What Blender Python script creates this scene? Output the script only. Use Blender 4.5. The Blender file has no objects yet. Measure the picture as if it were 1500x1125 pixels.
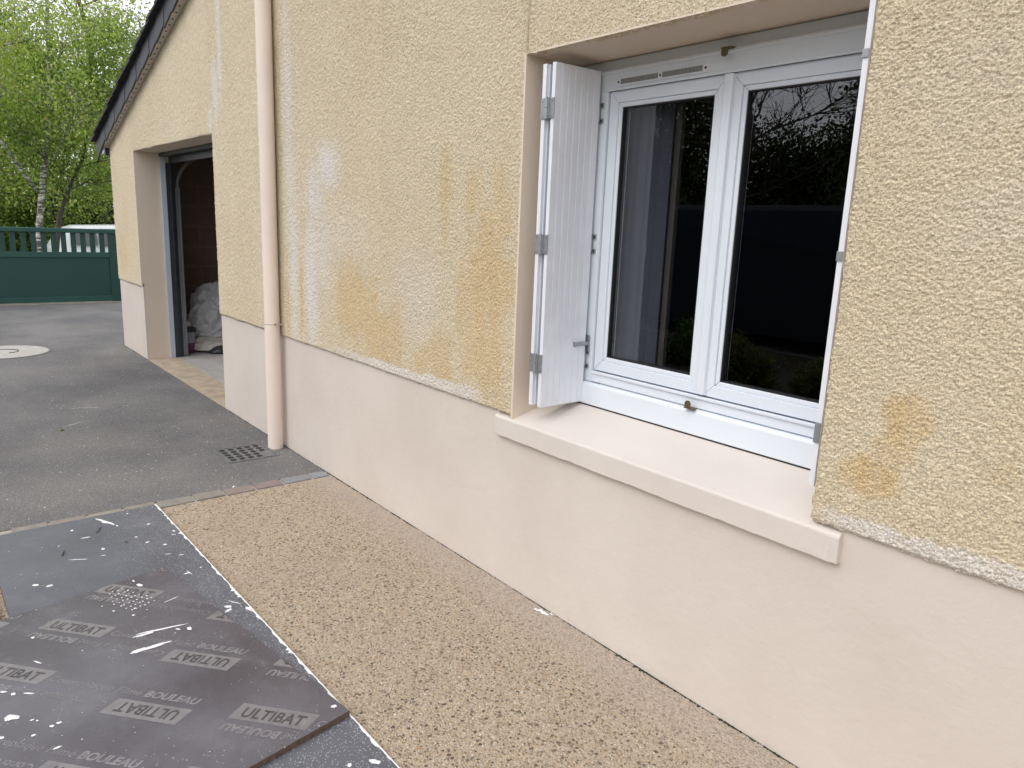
import bpy, bmesh, math, random
import numpy as np
from mathutils import Matrix, Vector
random.seed(7)
rng = np.random.default_rng(11)
SC = bpy.context.scene
COL = SC.collection
PI = math.pi
R = math.radians

# ------------------------------------------------------------------ camera
cd = bpy.data.cameras.new("camera")
cam = bpy.data.objects.new("camera", cd)
COL.objects.link(cam)
cd.sensor_width = 36.0
cd.lens = 26.036
cd.clip_start = 0.05
cd.clip_end = 2000
CR = ((0.62729, 0.18508, -0.75647), (0.77785, -0.10120, 0.62025), (0.03824, -0.97750, -0.20743))
m = Matrix.Identity(4)
for r in range(3):
    m[r][0] = CR[r][0]; m[r][1] = -CR[r][1]; m[r][2] = -CR[r][2]
m[0][3], m[1][3], m[2][3] = 0.0, -1.8014, 1.45
cam.matrix_world = m
SC.camera = cam

# ------------------------------------------------------------------ world, sun, exposure
W = bpy.data.worlds.new("World")
SC.world = W
W.use_nodes = True
nt = W.node_tree
nt.nodes.clear()
sky = nt.nodes.new("ShaderNodeTexSky")
sky.sky_type = 'NISHITA'
sky.sun_disc = False
SUN_EL, SUN_AZ = 50.0, -176.0
sky.sun_elevation = R(SUN_EL)
sky.sun_rotation = R(SUN_AZ)
sky.air_density = 1.0
sky.dust_density = 4.0
sky.ozone_density = 1.0
hs = nt.nodes.new("ShaderNodeHueSaturation")
hs.inputs["Saturation"].default_value = 0.35
mx = nt.nodes.new("ShaderNodeMix"); mx.data_type = 'RGBA'
mx.inputs[0].default_value = 0.6
mx.inputs[7].default_value = (9.9, 9.9, 10.3, 1)      # even cloud cover
bg = nt.nodes.new("ShaderNodeBackground")
bg.inputs["Strength"].default_value = 0.148
wo = nt.nodes.new("ShaderNodeOutputWorld")
nt.links.new(sky.outputs[0], hs.inputs["Color"])
nt.links.new(hs.outputs[0], mx.inputs[6])
nt.links.new(mx.outputs[2], bg.inputs[0])
nt.links.new(bg.outputs[0], wo.inputs[0])

sd = bpy.data.lights.new("sun", 'SUN')
sd.energy = 0.6
sd.angle = R(34)
sd.color = (1.0, 0.94, 0.86)
sun = bpy.data.objects.new("sun", sd)
COL.objects.link(sun)
# nishita rotation: sun azimuth measured from +Y, clockwise seen from above
sdir = Vector((math.sin(R(SUN_AZ)) * math.cos(R(SUN_EL)), math.cos(R(SUN_AZ)) * math.cos(R(SUN_EL)), math.sin(R(SUN_EL))))
sun.rotation_euler = sdir.to_track_quat('Z', 'Y').to_euler()
SC.view_settings.view_transform = 'Standard'
SC.view_settings.look = 'None'
SC.view_settings.exposure = 0.24
SC.view_settings.gamma = 1
SC.render.engine = 'CYCLES'
SC.cycles.use_denoising = True
SC.cycles.max_bounces = 6
SC.cycles.transparent_max_bounces = 12
SC.cycles.caustics_reflective = False
SC.cycles.caustics_refractive = False

# ------------------------------------------------------------------ helpers
def link_obj(name, me, mat=None, parent=None, loc=None):
    o = bpy.data.objects.new(name, me)
    COL.objects.link(o)
    if mat is not None:
        me.materials.append(mat)
    if parent is not None:
        o.parent = parent
    if loc is not None:
        o.location = loc
    return o

def tag(o, label=None, cat=None, group=None, kind=None):
    if label: o["label"] = label
    if cat: o["category"] = cat
    if group: o["group"] = group
    if kind: o["kind"] = kind
    return o

def empty(name, loc, label, cat, group=None, rz=0):
    o = bpy.data.objects.new(name, None)
    COL.objects.link(o)
    o.location = loc
    o.rotation_euler = (0, 0, rz)
    o.empty_display_size = 0.1
    return tag(o, label, cat, group)

class MB:
    def __init__(s):
        s.v, s.f = [], []
    def add(s, vs, fs):
        n = len(s.v)
        s.v += [tuple(p) for p in vs]
        s.f += [tuple(i + n for i in f) for f in fs]
        return s
    def box(s, x0, x1, y0, y1, z0, z1):
        return s.add([(x0, y0, z0), (x1, y0, z0), (x1, y1, z0), (x0, y1, z0), (x0, y0, z1), (x1, y0, z1), (x1, y1, z1), (x0, y1, z1)],
                     [(0, 3, 2, 1), (4, 5, 6, 7), (0, 1, 5, 4), (1, 2, 6, 5), (2, 3, 7, 6), (3, 0, 4, 7)])
    def prism(s, poly, axis, a, b):
        """poly of 2-D points in the other two axes (in x,y,z order), extruded along axis from a to b"""
        n = len(poly)
        def mk(p, t):
            if axis == 'x': return (t, p[0], p[1])
            if axis == 'y': return (p[0], t, p[1])
            return (p[0], p[1], t)
        vs = [mk(p, a) for p in poly] + [mk(p, b) for p in poly]
        fs = [tuple(range(n)), tuple(range(2 * n - 1, n - 1, -1))]
        fs += [(i, n + i, n + (i + 1) % n, (i + 1) % n) for i in range(n)]
        return s.add(vs, fs)
    def tube(s, pts, rad, n=10, caps=True):
        pts = [Vector(p) for p in pts]
        if not hasattr(rad, '__len__'): rad = [rad] * len(pts)
        rings = []
        up = Vector((0.13, 0.31, 0.94))
        prev = None
        for i, p in enumerate(pts):
            d = (pts[min(i + 1, len(pts) - 1)] - pts[max(i - 1, 0)]).normalized()
            if prev is None:
                a = d.cross(up)
                if a.length < 0.2: a = d.cross(Vector((1, 0, 0)))
            else:
                a = prev - d * prev.dot(d)
            a.normalize(); b = d.cross(a); prev = a
            rings.append([p + (a * math.cos(2 * PI * k / n) + b * math.sin(2 * PI * k / n)) * rad[i] for k in range(n)])
        vs = [q for r_ in rings for q in r_]
        fs = []
        for i in range(len(pts) - 1):
            for k in range(n):
                fs.append((i * n + k, i * n + (k + 1) % n, (i + 1) * n + (k + 1) % n, (i + 1) * n + k))
        if caps:
            fs.append(tuple(range(n - 1, -1, -1)))
            fs.append(tuple((len(pts) - 1) * n + k for k in range(n)))
        return s.add(vs, fs)
    def lathe(s, prof, c, n=32):
        """prof: (radius, z) pairs around vertical axis at c"""
        vs = [(c[0] + r_ * math.cos(2 * PI * k / n), c[1] + r_ * math.sin(2 * PI * k / n), c[2] + z) for r_, z in prof for k in range(n)]
        fs = []
        for i in range(len(prof) - 1):
            for k in range(n):
                fs.append((i * n + k, i * n + (k + 1) % n, (i + 1) * n + (k + 1) % n, (i + 1) * n + k))
        fs.append(tuple(range(n - 1, -1, -1)))
        fs.append(tuple((len(prof) - 1) * n + k for k in range(n)))
        return s.add(vs, fs)
    def mesh(s, name, bevel=0, seg=2, smooth=False):
        me = bpy.data.meshes.new(name)
        me.from_pydata(s.v, [], s.f)
        bm = bmesh.new(); bm.from_mesh(me)
        bmesh.ops.recalc_face_normals(bm, faces=bm.faces)
        if bevel:
            es = [e for e in bm.edges if len(e.link_faces) == 2 and e.calc_face_angle(0) > 0.5]
            bmesh.ops.bevel(bm, geom=es, offset=bevel, segments=seg, affect='EDGES', profile=0.5)
        bm.to_mesh(me); bm.free()
        if smooth:
            for p in me.polygons: p.use_smooth = True
        me.update()
        return me
    def build(s, name, mat, parent=None, bevel=0, seg=2, smooth=False):
        return link_obj(name, s.mesh(name, bevel, seg, smooth), mat, parent)

def mat_new(name):
    mt = bpy.data.materials.new(name)
    mt.use_nodes = True
    t = mt.node_tree
    b = t.nodes["Principled BSDF"]
    return mt, t, b

class NT:
    def __init__(s, t): s.t = t; s.N = t.nodes; s.L = t.links
    def n(s, typ, **kw):
        x = s.N.new(typ)
        for k, v in kw.items():
            if k.startswith("i_"):
                x.inputs[int(k[2:])].default_value = v
            else: setattr(x, k, v)
        return x
    def l(s, a, b): s.L.new(a, b)
    def coord(s, scale=(1, 1, 1), rot=(0, 0, 0)):
        tc = s.n("ShaderNodeNewGeometry")
        mp = s.n("ShaderNodeMapping"); mp.inputs["Scale"].default_value = scale; mp.inputs["Rotation"].default_value = rot
        s.l(tc.outputs["Position"], mp.inputs[0])
        return mp.outputs[0]
    def noise(s, vec, scale, detail=3, rough=0.55, out="Fac"):
        x = s.n("ShaderNodeTexNoise"); x.inputs["Scale"].default_value = scale; x.inputs["Detail"].default_value = detail; x.inputs["Roughness"].default_value = rough
        s.l(vec, x.inputs["Vector"]); return x.outputs[out]
    def voro(s, vec, scale, feature='F1', rand=1.0):
        x = s.n("ShaderNodeTexVoronoi", feature=feature); x.inputs["Scale"].default_value = scale; x.inputs["Randomness"].default_value = rand
        s.l(vec, x.inputs["Vector"]); return x
    def ramp(s, fac, stops, interp='LINEAR'):
        x = s.n("ShaderNodeValToRGB"); cr = x.color_ramp; cr.interpolation = interp
        while len(cr.elements) < len(stops): cr.elements.new(0.5)
        for e, (p, c) in zip(cr.elements, stops):
            e.position = p; e.color = (c, c, c, 1) if not hasattr(c, '__len__') else (*c, 1)
        s.l(fac, x.inputs[0]); return x.outputs[0]
    def mix(s, fac, a, b, blend='MIX'):
        x = s.n("ShaderNodeMix", data_type='RGBA', blend_type=blend)
        for i, v in ((0, fac), (6, a), (7, b)):
            if isinstance(v, (int, float)): x.inputs[i].default_value = v if i == 0 else (v, v, v, 1)
            elif isinstance(v, tuple): x.inputs[i].default_value = (*v, 1)
            else: s.l(v, x.inputs[i])
        return x.outputs[2]
    def math(s, op, a, b=0.5):
        x = s.n("ShaderNodeMath", operation=op)
        for i, v in ((0, a), (1, b)):
            if isinstance(v, (int, float)): x.inputs[i].default_value = v
            else: s.l(v, x.inputs[i])
        return x.outputs[0]
    def bump(s, h, strength=0.5, dist=0.01, normal=None):
        x = s.n("ShaderNodeBump"); x.inputs["Strength"].default_value = strength; x.inputs["Distance"].default_value = dist
        s.l(h, x.inputs["Height"])
        if normal is not None: s.l(normal, x.inputs["Normal"])
        return x.outputs[0]

def simple(name, col, rough=0.6, metal=0, var=0.06, nscale=6, bump=0.0, bscale=200, bdist=0.001, spec=0.5):
    mt, t, b = mat_new(name); g = NT(t)
    v = g.coord()
    n1 = g.noise(v, nscale, 5)
    c = g.mix(g.ramp(n1, [(0.3, 0.0), (0.7, 1.0)]), tuple(x * (1 - var) for x in col), tuple(min(1, x * (1 + var)) for x in col))
    g.l(c, b.inputs["Base Color"])
    b.inputs["Roughness"].default_value = rough
    b.inputs["Metallic"].default_value = metal
    b.inputs["Specular IOR Level"].default_value = spec
    if bump:
        g.l(g.bump(g.noise(v, bscale, 3), bump, bdist), b.inputs["Normal"])
    return mt

# ------------------------------------------------------------------ materials
M = {}
def make_render_mat():
    mt, t, b = mat_new("sprayed_render"); g = NT(t)
    v = g.coord()
    at = g.n("ShaderNodeAttribute"); at.attribute_name = "stain_shade"
    sp = g.n("ShaderNodeSeparateColor"); g.l(at.outputs["Color"], sp.inputs[0])
    big = g.noise(v, 1.3, 4)
    base = g.mix(g.ramp(big, [(0.35, 0.0), (0.65, 1.0)]), (0.765, 0.655, 0.465), (0.805, 0.70, 0.52))
    fine = g.noise(v, 230, 3, 0.7)
    c = g.mix(sp.outputs[0], base, (0.74, 0.535, 0.27))
    c = g.mix(sp.outputs[1], c, (0.86, 0.815, 0.775))
    dark = g.math('MULTIPLY', sp.outputs[2], 0.6)  # third channel: grime and painted shadow beside the downpipe
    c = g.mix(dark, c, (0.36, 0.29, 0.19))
    c = g.mix(1.0, c, g.ramp(fine, [(0.36, 0.58), (0.50, 0.98), (0.64, 1.22)]), 'MULTIPLY')
    g.l(c, b.inputs["Base Color"])
    b.inputs["Roughness"].default_value = 0.85
    b.inputs["Specular IOR Level"].default_value = 0.25
    v2 = g.coord((1, 1, 1.5))
    n1 = g.noise(v2, 210, 3, 0.7)
    g.l(g.bump(n1, 1.0, 0.005), b.inputs["Normal"])
    return mt
M['render'] = make_render_mat()

def make_plinth(name, col, col2):
    mt, t, b = mat_new(name); g = NT(t)
    v = g.coord()
    c = g.mix(g.ramp(g.noise(v, 1.6, 5), [(0.35, 0.0), (0.65, 1.0)]), col, col2)
    sm = g.ramp(g.noise(v, 90, 2), [(0.70, 0.0), (0.78, 0.35)])
    c = g.mix(sm, c, tuple(min(1, x * 1.06) for x in col2))
    mk = g.ramp(g.noise(g.coord((1, 1, 0.5)), 34, 5, 0.75), [(0.66, 0.0), (0.74, 0.22)])
    c = g.mix(mk, c, (0.52, 0.46, 0.42))
    # splashes of soil thrown up at the foot
    pz = g.n("ShaderNodeSeparateXYZ"); g.l(v, pz.inputs[0])
    ft = g.n("ShaderNodeMapRange"); ft.inputs[1].default_value = 0.10; ft.inputs[2].default_value = 0.0; ft.inputs[3].default_value = 0.0; ft.inputs[4].default_value = 0.55
    g.l(g.math('ADD', pz.outputs[2], g.math('MULTIPLY', g.noise(v, 11, 4), 0.12)), ft.inputs[0])
    c = g.mix(g.math('MULTIPLY', ft.outputs[0], g.ramp(g.noise(v, 60, 4, 0.7), [(0.4, 0.1), (0.65, 1.0)])), c, (0.42, 0.36, 0.31))
    g.l(c, b.inputs["Base Color"])
    b.inputs["Roughness"].default_value = 0.72
    n = g.noise(v, 14, 7, 0.62); n2 = g.noise(v, 300, 2)
    nb = g.bump(n, 0.35, 0.008)
    g.l(g.bump(n2, 0.12, 0.001, nb), b.inputs["Normal"])
    return mt
M['plinth'] = make_plinth("painted_plinth", (0.640, 0.573, 0.515), (0.695, 0.630, 0.572))
M['reveal'] = make_plinth("painted_reveal", (0.74, 0.625, 0.51), (0.77, 0.655, 0.54))
M['sill'] = make_plinth("painted_sill", (0.665, 0.608, 0.558), (0.715, 0.660, 0.608))
M['pvc'] = simple("white_pvc", (0.76, 0.81, 0.88), 0.32, var=0.02, nscale=3)
M['pvc_edge'] = simple("white_pvc_worn", (0.80, 0.825, 0.885), 0.38, var=0.04, nscale=12)
M['galv'] = simple("grey_hinge_metal", (0.36, 0.38, 0.40), 0.45, 0.6, 0.12, 60)
M['bronze'] = simple("bronze_catch", (0.16, 0.13, 0.06), 0.5, 0.7, 0.15, 80)
M['black'] = simple("black_rubber", (0.012, 0.012, 0.014), 0.6)
M['pipe'] = simple("pipe_paint", (0.86, 0.735, 0.65), 0.6, var=0.035, nscale=4, bump=0.05, bscale=60)
M['slate'] = simple("slate", (0.040, 0.043, 0.055), 0.55, var=0.22, nscale=5, bump=0.2, bscale=60, bdist=0.002)
M['slate_dark'] = simple("slate_dark", (0.016, 0.016, 0.02), 0.7, var=0.2, nscale=5)
M['undercloak'] = simple("undercloak_board", (0.66, 0.61, 0.56), 0.7, var=0.08, nscale=30)
M['darkmetal'] = simple("dark_track_metal", (0.07, 0.08, 0.095), 0.4, 0.5, 0.2, 10)
M['trim'] = simple("grey_door_trim", (0.52, 0.58, 0.66), 0.4, var=0.04)
M['green'] = simple("green_gate_paint", (0.016, 0.062, 0.052), 0.38, var=0.07, nscale=2)
M['green_rail'] = simple("green_gate_rail", (0.022, 0.085, 0.07), 0.3, var=0.05, nscale=2)
M['carwhite'] = simple("white_car_paint", (0.8, 0.83, 0.87), 0.25, var=0.01)
M['carglass'] = simple("car_glass", (0.03, 0.035, 0.04), 0.08, var=0.02, spec=1.0)
M['tyre'] = simple("tyre_rubber", (0.02, 0.02, 0.02), 0.8)
M['rim'] = simple("alloy_rim", (0.5, 0.5, 0.52), 0.3, 0.8)
M['redlamp'] = simple("red_lamp", (0.4, 0.02, 0.02), 0.25)
M['vandark'] = simple("dark_van_paint", (0.022, 0.026, 0.038), 0.9, var=0.02, spec=0.08)
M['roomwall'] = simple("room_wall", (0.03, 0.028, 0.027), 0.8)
M['roompale'] = simple("room_reveal_paint", (0.42, 0.47, 0.54), 0.7)
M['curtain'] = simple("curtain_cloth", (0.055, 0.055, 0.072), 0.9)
M['beigewood'] = simple("beige_edge", (0.055, 0.045, 0.038), 0.7)
M['white_plastic'] = simple("white_plastic", (0.75, 0.75, 0.74), 0.4)
M['purple'] = simple("purple_label", (0.20, 0.055, 0.14), 0.5, var=0.2, nscale=40)
M['pail'] = simple("pail_side", (0.34, 0.35, 0.40), 0.5, var=0.1, nscale=30)
M['darkplastic'] = simple("dark_plastic", (0.03, 0.032, 0.04), 0.4)
M['cable'] = simple("cable_sheath", (0.55, 0.48, 0.36), 0.6)
M['print'] = simple("grey_print", (0.21, 0.20, 0.21), 0.38, var=0.2, nscale=25)
M['print_box'] = simple("grey_print_box", (0.20, 0.19, 0.198), 0.38, var=0.16, nscale=30)
M['filmdark'] = simple("film_letter", (0.062, 0.055, 0.060), 0.42, var=0.25, nscale=20)
M['paint'] = simple("white_paint_spill", (0.82, 0.83, 0.84), 0.5, var=0.05, nscale=60, bump=0.4, bscale=150, bdist=0.002)
M['ceiling'] = simple("garage_ceiling", (0.05, 0.045, 0.04), 0.9)

def make_board(name, c1, c2, grit, rough):
    mt, t, b = mat_new(name); g = NT(t)
    v = g.coord()
    c = g.mix(g.ramp(g.noise(v, 2.2, 6, 0.6), [(0.35, 0.0), (0.68, 1.0)]), c1, c2)
    # fine scratches, two directions
    s1 = g.noise(g.coord((6, 120, 1), (0, 0, 0.6)), 1.0, 3)
    c = g.mix(g.ramp(s1, [(0.68, 0.0), (0.76, 0.3)]), c, (0.26, 0.26, 0.28))
    s2 = g.noise(g.coord((90, 5, 1), (0, 0, 0.9)), 1.0, 3)
    c = g.mix(g.ramp(s2, [(0.70, 0.0), (0.78, 0.22)]), c, (0.28, 0.28, 0.30))
    # dusty smears
    d = g.ramp(g.noise(v, 9, 5, 0.65), [(0.55, 0.0), (0.8, 0.35)])
    c = g.mix(d, c, (0.22, 0.225, 0.25))
    # grains of dried paint: some regions densely sprinkled
    vo = g.voro(v, 190)
    msk = g.math('LESS_THAN', vo.outputs["Distance"], 0.30)
    pick = g.n("ShaderNodeSeparateColor"); g.l(vo.outputs["Color"], pick.inputs[0])
    pos = g.n("ShaderNodeSeparateXYZ"); g.l(g.coord(), pos.inputs[0])
    if grit:
        edge = g.n("ShaderNodeMapRange"); edge.inputs[1].default_value = -1.30; edge.inputs[2].default_value = -0.97
        edge.inputs[3].default_value = 0.03; edge.inputs[4].default_value = 0.80
        g.l(pos.outputs[1], edge.inputs[0]); dens = edge.outputs[0]
        dn = g.math('MULTIPLY', dens, g.ramp(g.noise(v, 5, 4), [(0.3, 0.35), (0.7, 1.0)]))
    else:
        dn = g.math('MULTIPLY', g.ramp(g.noise(v, 3, 4), [(0.45, 0.0), (0.75, 1.0)]), 0.10)
    sel = g.math('MULTIPLY', msk, g.math('LESS_THAN', pick.outputs[0], dn))
    c = g.mix(g.math('MULTIPLY', sel, 0.75), c, (0.55, 0.57, 0.59))
    vo2 = g.voro(v, 34)
    p2 = g.n("ShaderNodeSeparateColor"); g.l(vo2.outputs["Color"], p2.inputs[0])
    s3 = g.math('MULTIPLY', g.math('LESS_THAN', vo2.outputs["Distance"], 0.075), g.math('LESS_THAN', p2.outputs[0], 0.14))
    c = g.mix(s3, c, (0.75, 0.76, 0.78))
    g.l(c, b.inputs["Base Color"])
    b.inputs["Roughness"].default_value = rough
    rr = g.ramp(g.noise(v, 12, 5), [(0.3, rough - 0.07), (0.7, rough + 0.12)])
    g.l(rr, b.inputs["Roughness"])
    g.l(g.bump(g.noise(v, 60, 5, 0.65), 0.12, 0.002), b.inputs["Normal"])
    return mt
M['board_lower'] = make_board("film_board_gritty", (0.098, 0.103, 0.122), (0.135, 0.142, 0.168), True, 0.38)
M['board_upper'] = make_board("film_board_printed", (0.078, 0.070, 0.082), (0.140, 0.134, 0.155), False, 0.27)
M['ply_edge'] = simple("plywood_edge", (0.13, 0.09, 0.065), 0.7, var=0.3, nscale=60)

def make_asphalt():
    mt, t, b = mat_new("asphalt"); g = NT(t)
    v = g.coord()
    c = g.mix(g.ramp(g.noise(v, 1.1, 6, 0.6), [(0.38, 0.0), (0.62, 1.0)]), (0.122, 0.123, 0.134), (0.235, 0.228, 0.226))
    br = g.ramp(g.noise(v, 0.45, 3), [(0.52, 0.0), (0.72, 0.5)])
    c = g.mix(br, c, (0.145, 0.122, 0.105))
    vo = g.voro(v, 170)
    sc_ = g.n("ShaderNodeSeparateColor"); g.l(vo.outputs["Color"], sc_.inputs[0])
    ag = g.ramp(sc_.outputs[0], [(0.0, (0.045, 0.044, 0.045)), (0.5, (0.11, 0.107, 0.107)), (0.85, (0.18, 0.175, 0.168)), (1.0, (0.36, 0.35, 0.33))])
    c = g.mix(0.42, c, ag)
    # crumbs of light grit and paint flecks
    v3 = g.voro(v, 26); p3 = g.n("ShaderNodeSeparateColor"); g.l(v3.outputs["Color"], p3.inputs[0])
    fl = g.math('MULTIPLY', g.math('LESS_THAN', v3.outputs["Distance"], 0.10), g.math('LESS_THAN', p3.outputs[0], 0.16))
    c = g.mix(fl, c, (0.68, 0.67, 0.63))
    dust = g.ramp(g.noise(v, 3.5, 6, 0.7), [(0.56, 0.0), (0.78, 0.32)])
    c = g.mix(dust, c, (0.25, 0.245, 0.24))
    g.l(c, b.inputs["Base Color"])
    b.inputs["Roughness"].default_value = 0.85
    h = g.math('ADD', g.math('MULTIPLY', vo.outputs["Distance"], -1.0), g.noise(v, 90, 3))
    g.l(g.bump(h, 0.7, 0.004), b.inputs["Normal"])
    return mt
M['asphalt'] = make_asphalt()

def make_aggregate():
    mt, t, b = mat_new("exposed_aggregate"); g = NT(t)
    v0 = g.coord()
    wob = g.noise(v0, 120, 2, out="Color")
    vm = g.n("ShaderNodeVectorMath", operation='MULTIPLY_ADD'); g.l(wob, vm.inputs[0]); vm.inputs[1].default_value = (0.006, 0.006, 0.0); g.l(v0, vm.inputs[2])
    v = vm.outputs[0]
    vo = g.voro(v, 158)
    s = g.n("ShaderNodeSeparateColor"); g.l(vo.outputs["Color"], s.inputs[0])
    peb = g.ramp(s.outputs[0], [(0.0, (0.10, 0.07, 0.045)), (0.14, (0.36, 0.27, 0.185)), (0.5, (0.53, 0.425, 0.305)), (0.8, (0.65, 0.545, 0.41)), (0.92, (0.58, 0.50, 0.42)), (0.985, (0.80, 0.74, 0.62))])
    hue = g.ramp(s.outputs[1], [(0.0, (0.92, 0.92, 1.0)), (0.5, (1, 1, 1)), (0.93, (1.0, 0.94, 0.85)), (1.0, (1.05, 0.82, 0.66))])
    peb = g.mix(1.0, peb, hue, 'MULTIPLY')
    dist = vo.outputs["Distance"]
    cem = g.ramp(dist, [(0.42, 0.0), (0.62, 0.7)])
    c = g.mix(cem, peb, (0.40, 0.325, 0.24))
    # scattered bigger dark stones
    v2 = g.voro(v, 62); s2 = g.n("ShaderNodeSeparateColor"); g.l(v2.outputs["Color"], s2.inputs[0])
    clus = g.ramp(g.noise(v0, 6, 3), [(0.35, 0.07), (0.7, 0.34)])
    dk = g.math('MULTIPLY', g.math('LESS_THAN', v2.outputs["Distance"], 0.36), g.math('LESS_THAN', s2.outputs[0], clus))
    dkc = g.ramp(s2.outputs[1], [(0.0, (0.055, 0.04, 0.03)), (0.6, (0.10, 0.08, 0.065)), (1.0, (0.15, 0.14, 0.14))])
    c = g.mix(g.math('MULTIPLY', dk, 0.85), c, dkc)
    # weathered patches
    c = g.mix(g.ramp(g.noise(v0, 1.7, 5, 0.6), [(0.45, 0.0), (0.75, 0.35)]), c, (0.36, 0.30, 0.25))
    # cement-smeared strip at the foot of the wall
    pos = g.n("ShaderNodeSeparateXYZ"); g.l(v0, pos.inputs[0])
    mr = g.n("ShaderNodeMapRange"); mr.inputs[1].default_value = -0.20; mr.inputs[2].default_value = -0.02; mr.inputs[3].default_value = 0.0; mr.inputs[4].default_value = 0.62
    yy = g.math('ADD', pos.outputs[1], g.math('MULTIPLY', g.noise(v0, 7, 4), 0.10))
    g.l(yy, mr.inputs[0])
    c = g.mix(mr.outputs[0], c, (0.48, 0.41, 0.345))
    g.l(c, b.inputs["Base Color"])
    b.inputs["Roughness"].default_value = 0.8
    h = g.math('ADD', g.ramp(dist, [(0.0, 1.0), (0.6, 0.0)]), g.math('MULTIPLY', s.outputs[2], 0.5))
    g.l(g.bump(h, 0.9, 0.005), b.inputs["Normal"])
    return mt
M['aggregate'] = make_aggregate()

def make_grass():
    mt, t, b = mat_new("grass_ground"); g = NT(t)
    v = g.coord()
    c = g.ramp(g.noise(v, 3, 6, 0.7), [(0.3, (0.035, 0.07, 0.012)), (0.7, (0.10, 0.17, 0.03))])
    g.l(c, b.inputs["Base Color"]); b.inputs["Roughness"].default_value = 0.9
    g.l(g.bump(g.noise(v, 60, 4), 1.0, 0.03), b.inputs["Normal"])
    return mt
M['grass'] = make_grass()

def make_leaf(name, stops, trans=0.35):
    mt, t, b = mat_new(name); g = NT(t)
    geo = g.n("ShaderNodeNewGeometry")
    c = g.ramp(geo.outputs["Random Per Island"], stops)
    big = g.ramp(g.noise(g.coord(), 1.1, 3), [(0.35, 0.7), (0.65, 1.15)])
    c = g.mix(1.0, c, big, 'MULTIPLY')
    g.l(c, b.inputs["Base Color"]); b.inputs["Roughness"].default_value = 0.55
    tr = g.n("ShaderNodeBsdfTranslucent"); g.l(g.mix(1.0, c, (1.3, 1.4, 0.7), 'MULTIPLY'), tr.inputs[0])
    ms = g.n("ShaderNodeMixShader"); ms.inputs[0].default_value = trans
    g.l(b.outputs[0], ms.inputs[1]); g.l(tr.outputs[0], ms.inputs[2])
    out = [x for x in t.nodes if x.type == 'OUTPUT_MATERIAL'][0]
    g.l(ms.outputs[0], out.inputs[0])
    return mt
M['leaf_birch'] = make_leaf("birch_leaf", [(0.0, (0.20, 0.29, 0.06)), (0.5, (0.38, 0.49, 0.13)), (0.9, (0.56, 0.62, 0.24)), (1.0, (0.46, 0.36, 0.2))], 0.5)
M['leaf_mid'] = make_leaf("broad_leaf", [(0.0, (0.10, 0.16, 0.03)), (0.6, (0.22, 0.33, 0.08)), (1.0, (0.38, 0.48, 0.14))], 0.45)
M['leaf_dark'] = make_leaf("laurel_leaf", [(0.0, (0.02, 0.045, 0.012)), (0.6, (0.05, 0.10, 0.025)), (1.0, (0.13, 0.20, 0.06))], 0.25)
M['leaf_hedge'] = make_leaf("hedge_leaf", [(0.0, (0.035, 0.05, 0.015)), (1.0, (0.10, 0.13, 0.045))], 0.15)
M['leaf_olive'] = make_leaf("olive_leaf", [(0.0, (0.12, 0.14, 0.03)), (0.6, (0.22, 0.24, 0.06)), (1.0, (0.32, 0.36, 0.10))], 0.45)
M['leaf_yellow'] = make_leaf("yellow_shrub_leaf", [(0.0, (0.03, 0.045, 0.008)), (0.6, (0.08, 0.10, 0.015)), (1.0, (0.22, 0.20, 0.03))])
def make_bark(name, a, bb, birch=False):
    mt, t, b = mat_new(name); g = NT(t)
    v = g.coord((1, 1, 4.0 if birch else 0.5))
    n = g.noise(v, 7 if birch else 14, 4, 0.65)
    st = [(0.46, bb), (0.56, a)] if birch else [(0.3, bb), (0.7, a)]
    g.l(g.ramp(n, st), b.inputs["Base Color"]); b.inputs["Roughness"].default_value = 0.85
    g.l(g.bump(n, 0.6, 0.02), b.inputs["Normal"])
    return mt
M['bark_birch'] = make_bark("birch_bark", (0.62, 0.61, 0.57), (0.12, 0.11, 0.10), True)
M['bark_dark'] = make_bark("dark_bark", (0.12, 0.10, 0.08), (0.045, 0.04, 0.03))
M['bark_moss'] = make_bark("mossy_bark", (0.13, 0.135, 0.05), (0.06, 0.055, 0.03))

def make_blocks():
    mt, t, b = mat_new("breeze_block_wall"); g = NT(t)
    tc = g.n("ShaderNodeNewGeometry")
    sx = g.n("ShaderNodeSeparateXYZ"); g.l(tc.outputs["Position"], sx.inputs[0])
    cx = g.n("ShaderNodeCombineXYZ"); g.l(g.math('ADD', sx.outputs[0], sx.outputs[1]), cx.inputs[0]); g.l(sx.outputs[2], cx.inputs[1])
    br = g.n("ShaderNodeTexBrick"); g.l(cx.outputs[0], br.inputs[0])
    br.inputs["Scale"].default_value = 1.0; br.inputs["Brick Width"].default_value = 0.5; br.inputs["Row Height"].default_value = 0.22; br.inputs["Mortar Size"].default_value = 0.008
    br.inputs["Color1"].default_value = (0.19, 0.135, 0.105, 1); br.inputs["Color2"].default_value = (0.205, 0.145, 0.115, 1); br.inputs["Mortar"].default_value = (0.25, 0.19, 0.15, 1)
    c = g.mix(g.ramp(g.noise(g.coord(), 8, 5), [(0.3, 0.0), (0.7, 0.5)]), br.outputs[0], (0.16, 0.12, 0.10))
    g.l(c, b.inputs["Base Color"]); b.inputs["Roughness"].default_value = 0.95
    return mt
M['blocks'] = make_blocks()
M['gfloor'] = simple("garage_floor_concrete", (0.40, 0.39, 0.38), 0.8, var=0.2, nscale=5, bump=0.2, bscale=40, bdist=0.003)
M['tile'] = simple("sandstone_tile", (0.44, 0.36, 0.27), 0.75, var=0.22, nscale=9, bump=0.3, bscale=60, bdist=0.003)
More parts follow.
